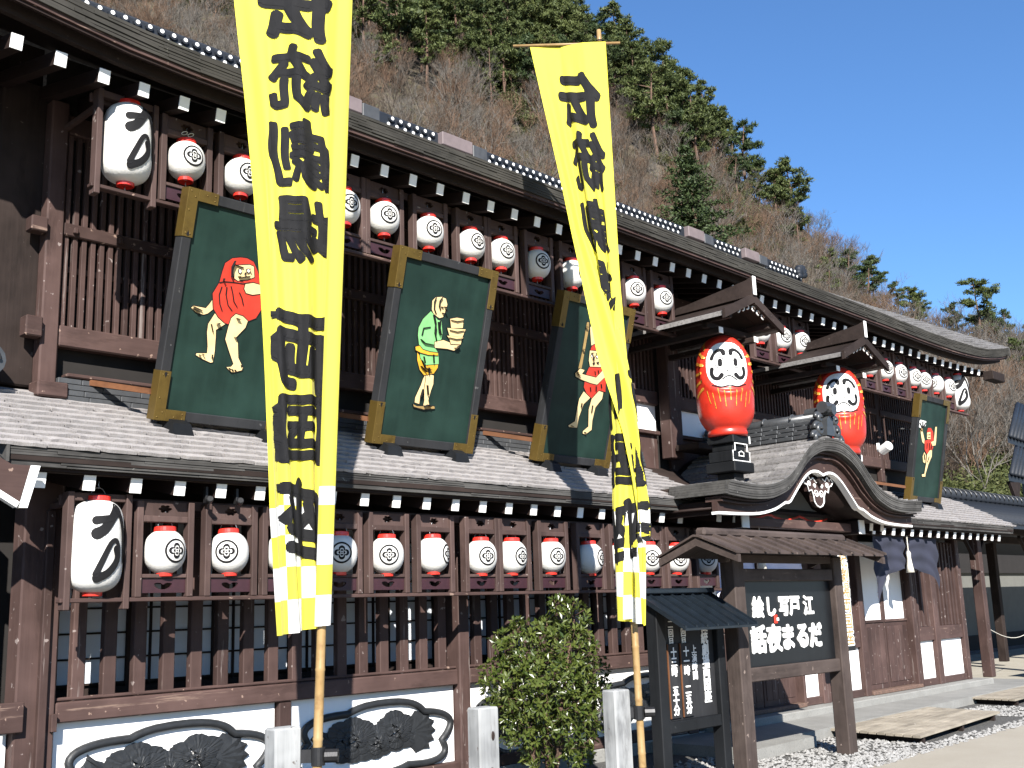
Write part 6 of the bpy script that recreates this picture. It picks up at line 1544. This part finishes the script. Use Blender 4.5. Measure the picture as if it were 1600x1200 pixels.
# bare brushwood and shrubs: one uncountable mass -------------------------
def bare_proto(seed, h, mat):
    q_ = random.Random(seed); mb = MB()
    def rec(p, d, L, r, dep):
        e = p + d * L; s = d.orthogonal().normalized(); s.rotate(Matrix.Rotation(q_.random() * 6.28, 3, d)); s2 = d.cross(s)
        mb.add([p - s * r, p + s * r * .5 + s2 * r * .87, p + s * r * .5 - s2 * r * .87, e - s * r * .6, e + s * r * .3 + s2 * r * .5, e + s * r * .3 - s2 * r * .5], [(0, 1, 4, 3), (1, 2, 5, 4), (2, 0, 3, 5)])
        if dep == 0: return
        for k in range(q_.randint(2, 4) if dep > 1 else q_.randint(3, 5)):
            nd = (d + Vector((q_.uniform(-1, 1), q_.uniform(-1, 1), q_.uniform(-.35, .8))) * .75).normalized(); rec(p + d * (L * q_.uniform(.45, 1)), nd, L * q_.uniform(.5, .78), r * .6, dep - 1)
    for k in range(q_.randint(2, 4)): rec(Vector((q_.uniform(-.3, .3), q_.uniform(-.3, .3), -.2)), Vector((q_.uniform(-.35, .35), q_.uniform(-.35, .35), 1)).normalized(), h * .38, .05, 4)
    return mb.mesh('bare_tree', M[mat], fix=False)
def shrub_proto(seed, r):
    q_ = random.Random(seed); mb = MB()
    for i in range(700):
        u = Vector((q_.gauss(0, .5), q_.gauss(0, .5), abs(q_.gauss(0, .42)))) * r; d = Vector((q_.uniform(-1, 1), q_.uniform(-1, 1), q_.uniform(-.2, 1))).normalized(); s = d.orthogonal().normalized()
        L = .26; mb.add([u - s * .08, u + s * .08, u + d * L], [(0, 1, 2)])
    return mb.mesh('shrub', M['shrubleaf'], fix=False)
def scatter(name, meshes, pts, label, cat):
    """one object: the mesh is instanced on the points of a hidden-free point mesh with geometry nodes"""
    me = bpy.data.meshes.new(name); me.from_pydata([p[0] for p in pts], [], [])
    at = me.attributes.new('sc', 'FLOAT', 'POINT'); ar = me.attributes.new('rz', 'FLOAT', 'POINT'); ai = me.attributes.new('ix', 'INT', 'POINT')
    for i, p in enumerate(pts): at.data[i].value = p[1]; ar.data[i].value = p[2]; ai.data[i].value = p[3]
    o = put(name, me); tag(o, label, cat, kind='stuff')
    ng = bpy.data.node_groups.new(name + '_scatter', 'GeometryNodeTree'); ng.interface.new_socket('Geometry', in_out='INPUT', socket_type='NodeSocketGeometry'); ng.interface.new_socket('Geometry', in_out='OUTPUT', socket_type='NodeSocketGeometry')
    gi, go = ng.nodes.new('NodeGroupInput'), ng.nodes.new('NodeGroupOutput'); join = ng.nodes.new('GeometryNodeGeometryToInstance')
    for m_ in meshes:
        src = bpy.data.objects.new(m_.name + '_source', m_); ob = ng.nodes.new('GeometryNodeObjectInfo'); ob.inputs[0].default_value = src; ng.links.new(ob.outputs['Geometry'], join.inputs[0])
    ip = ng.nodes.new('GeometryNodeInstanceOnPoints'); ip.inputs['Pick Instance'].default_value = True
    def attr(nm, ty):
        a = ng.nodes.new('GeometryNodeInputNamedAttribute'); a.data_type = ty; a.inputs[0].default_value = nm; return a.outputs[0]
    cx = ng.nodes.new('ShaderNodeCombineXYZ'); ng.links.new(attr('rz', 'FLOAT'), cx.inputs[2]); e2 = ng.nodes.new('FunctionNodeEulerToRotation'); ng.links.new(cx.outputs[0], e2.inputs[0])
    ng.links.new(gi.outputs[0], ip.inputs['Points']); ng.links.new(join.outputs[0], ip.inputs['Instance']); ng.links.new(attr('ix', 'INT'), ip.inputs['Instance Index']); ng.links.new(e2.outputs[0], ip.inputs['Rotation']); ng.links.new(attr('sc', 'FLOAT'), ip.inputs['Scale'])
    ng.links.new(ip.outputs[0], go.inputs[0])
    md = o.modifiers.new('scatter', 'NODES'); md.node_group = ng
    return o
BARE = [bare_proto(s_, 6.0, 'twig') for s_ in (1, 2, 3)] + [bare_proto(s_, 7.0, 'twig_pale') for s_ in (7, 8)] + [bare_proto(s_, 5.5, 'twig2') for s_ in (5, 6)]
pts = []
while len(pts) < 4200:
    az = qh.uniform(14, 77); f = qh.uniform(.22, 1.0); d_ = mnoise.noise(Vector((az * .2, f * 6, 9)))
    if d_ < -.45: continue
    u, v = to_px(hill(az, f))
    if v < low(u) and u < 1230 and qh.random() < .6: continue
    pts.append((tuple(hill(az, f)), qh.uniform(.35, .8) if qh.random() < .7 else qh.uniform(.8, 1.35), qh.random() * 6.28, qh.randint(0, 6)))
scatter('brushwood', BARE, pts, 'grey-brown leafless brushwood covering the hillside', 'brushwood')
SHR = [shrub_proto(s_, 1.6) for s_ in (1, 2, 3)]
pts = []
while len(pts) < 1400:
    az = qh.uniform(14, 77); f = qh.uniform(.15, .95); d_ = mnoise.noise(Vector((az * .13, f * 4, 2)))
    if d_ < (.02 if az < 66 else -.25): continue
    if az > 66 and f > .62: continue
    pts.append((tuple(hill(az, f)), qh.uniform(.5, 1.1), qh.random() * 6.28, qh.randint(0, 2)))
scatter('hill_shrubs', SHR, pts, 'low yellow-green evergreen shrubs among the brushwood', 'shrubs')
# fallen bare log on the slope
p0 = hill(70.9, .50) + Vector((0, 0, 1.2)); lg = thing('fallen_log', 'pale reddish fallen log lying slantwise on the slope at right', 'log', tuple(p0))
rr_ = Vector((.6955, -.7185, 0)); MB().tube([p0 - rr_ * 1.6 + Vector((0, 0, -.9)), p0, p0 + rr_ * 1.7 + Vector((0, 0, 1.0))], [.09, .08, .05], 7).build('trunk', 'stay', lg, True)

NUM = ORD + ['seventeenth', 'eighteenth', 'nineteenth', 'twentieth', 'twenty-first', 'twenty-second', 'twenty-third', 'twenty-fourth', 'twenty-fifth', 'twenty-sixth', 'twenty-seventh', 'twenty-eighth', 'twenty-ninth', 'thirtieth', 'thirty-first', 'thirty-second', 'thirty-third', 'thirty-fourth', 'thirty-fifth', 'thirty-sixth', 'thirty-seventh', 'thirty-eighth', 'thirty-ninth', 'fortieth']
for grp, txt in (('pines along the skyline', 'pine on the skyline of the hill, %s from the left'), ('scattered evergreens on the right flank', 'scattered evergreen on the bare right flank, %s from the left')):
    for i, o in enumerate(sorted([o for o in TREES if o.get('group') == grp], key=lambda o: to_px(o.location)[0])): o['label'] = txt % NUM[i]
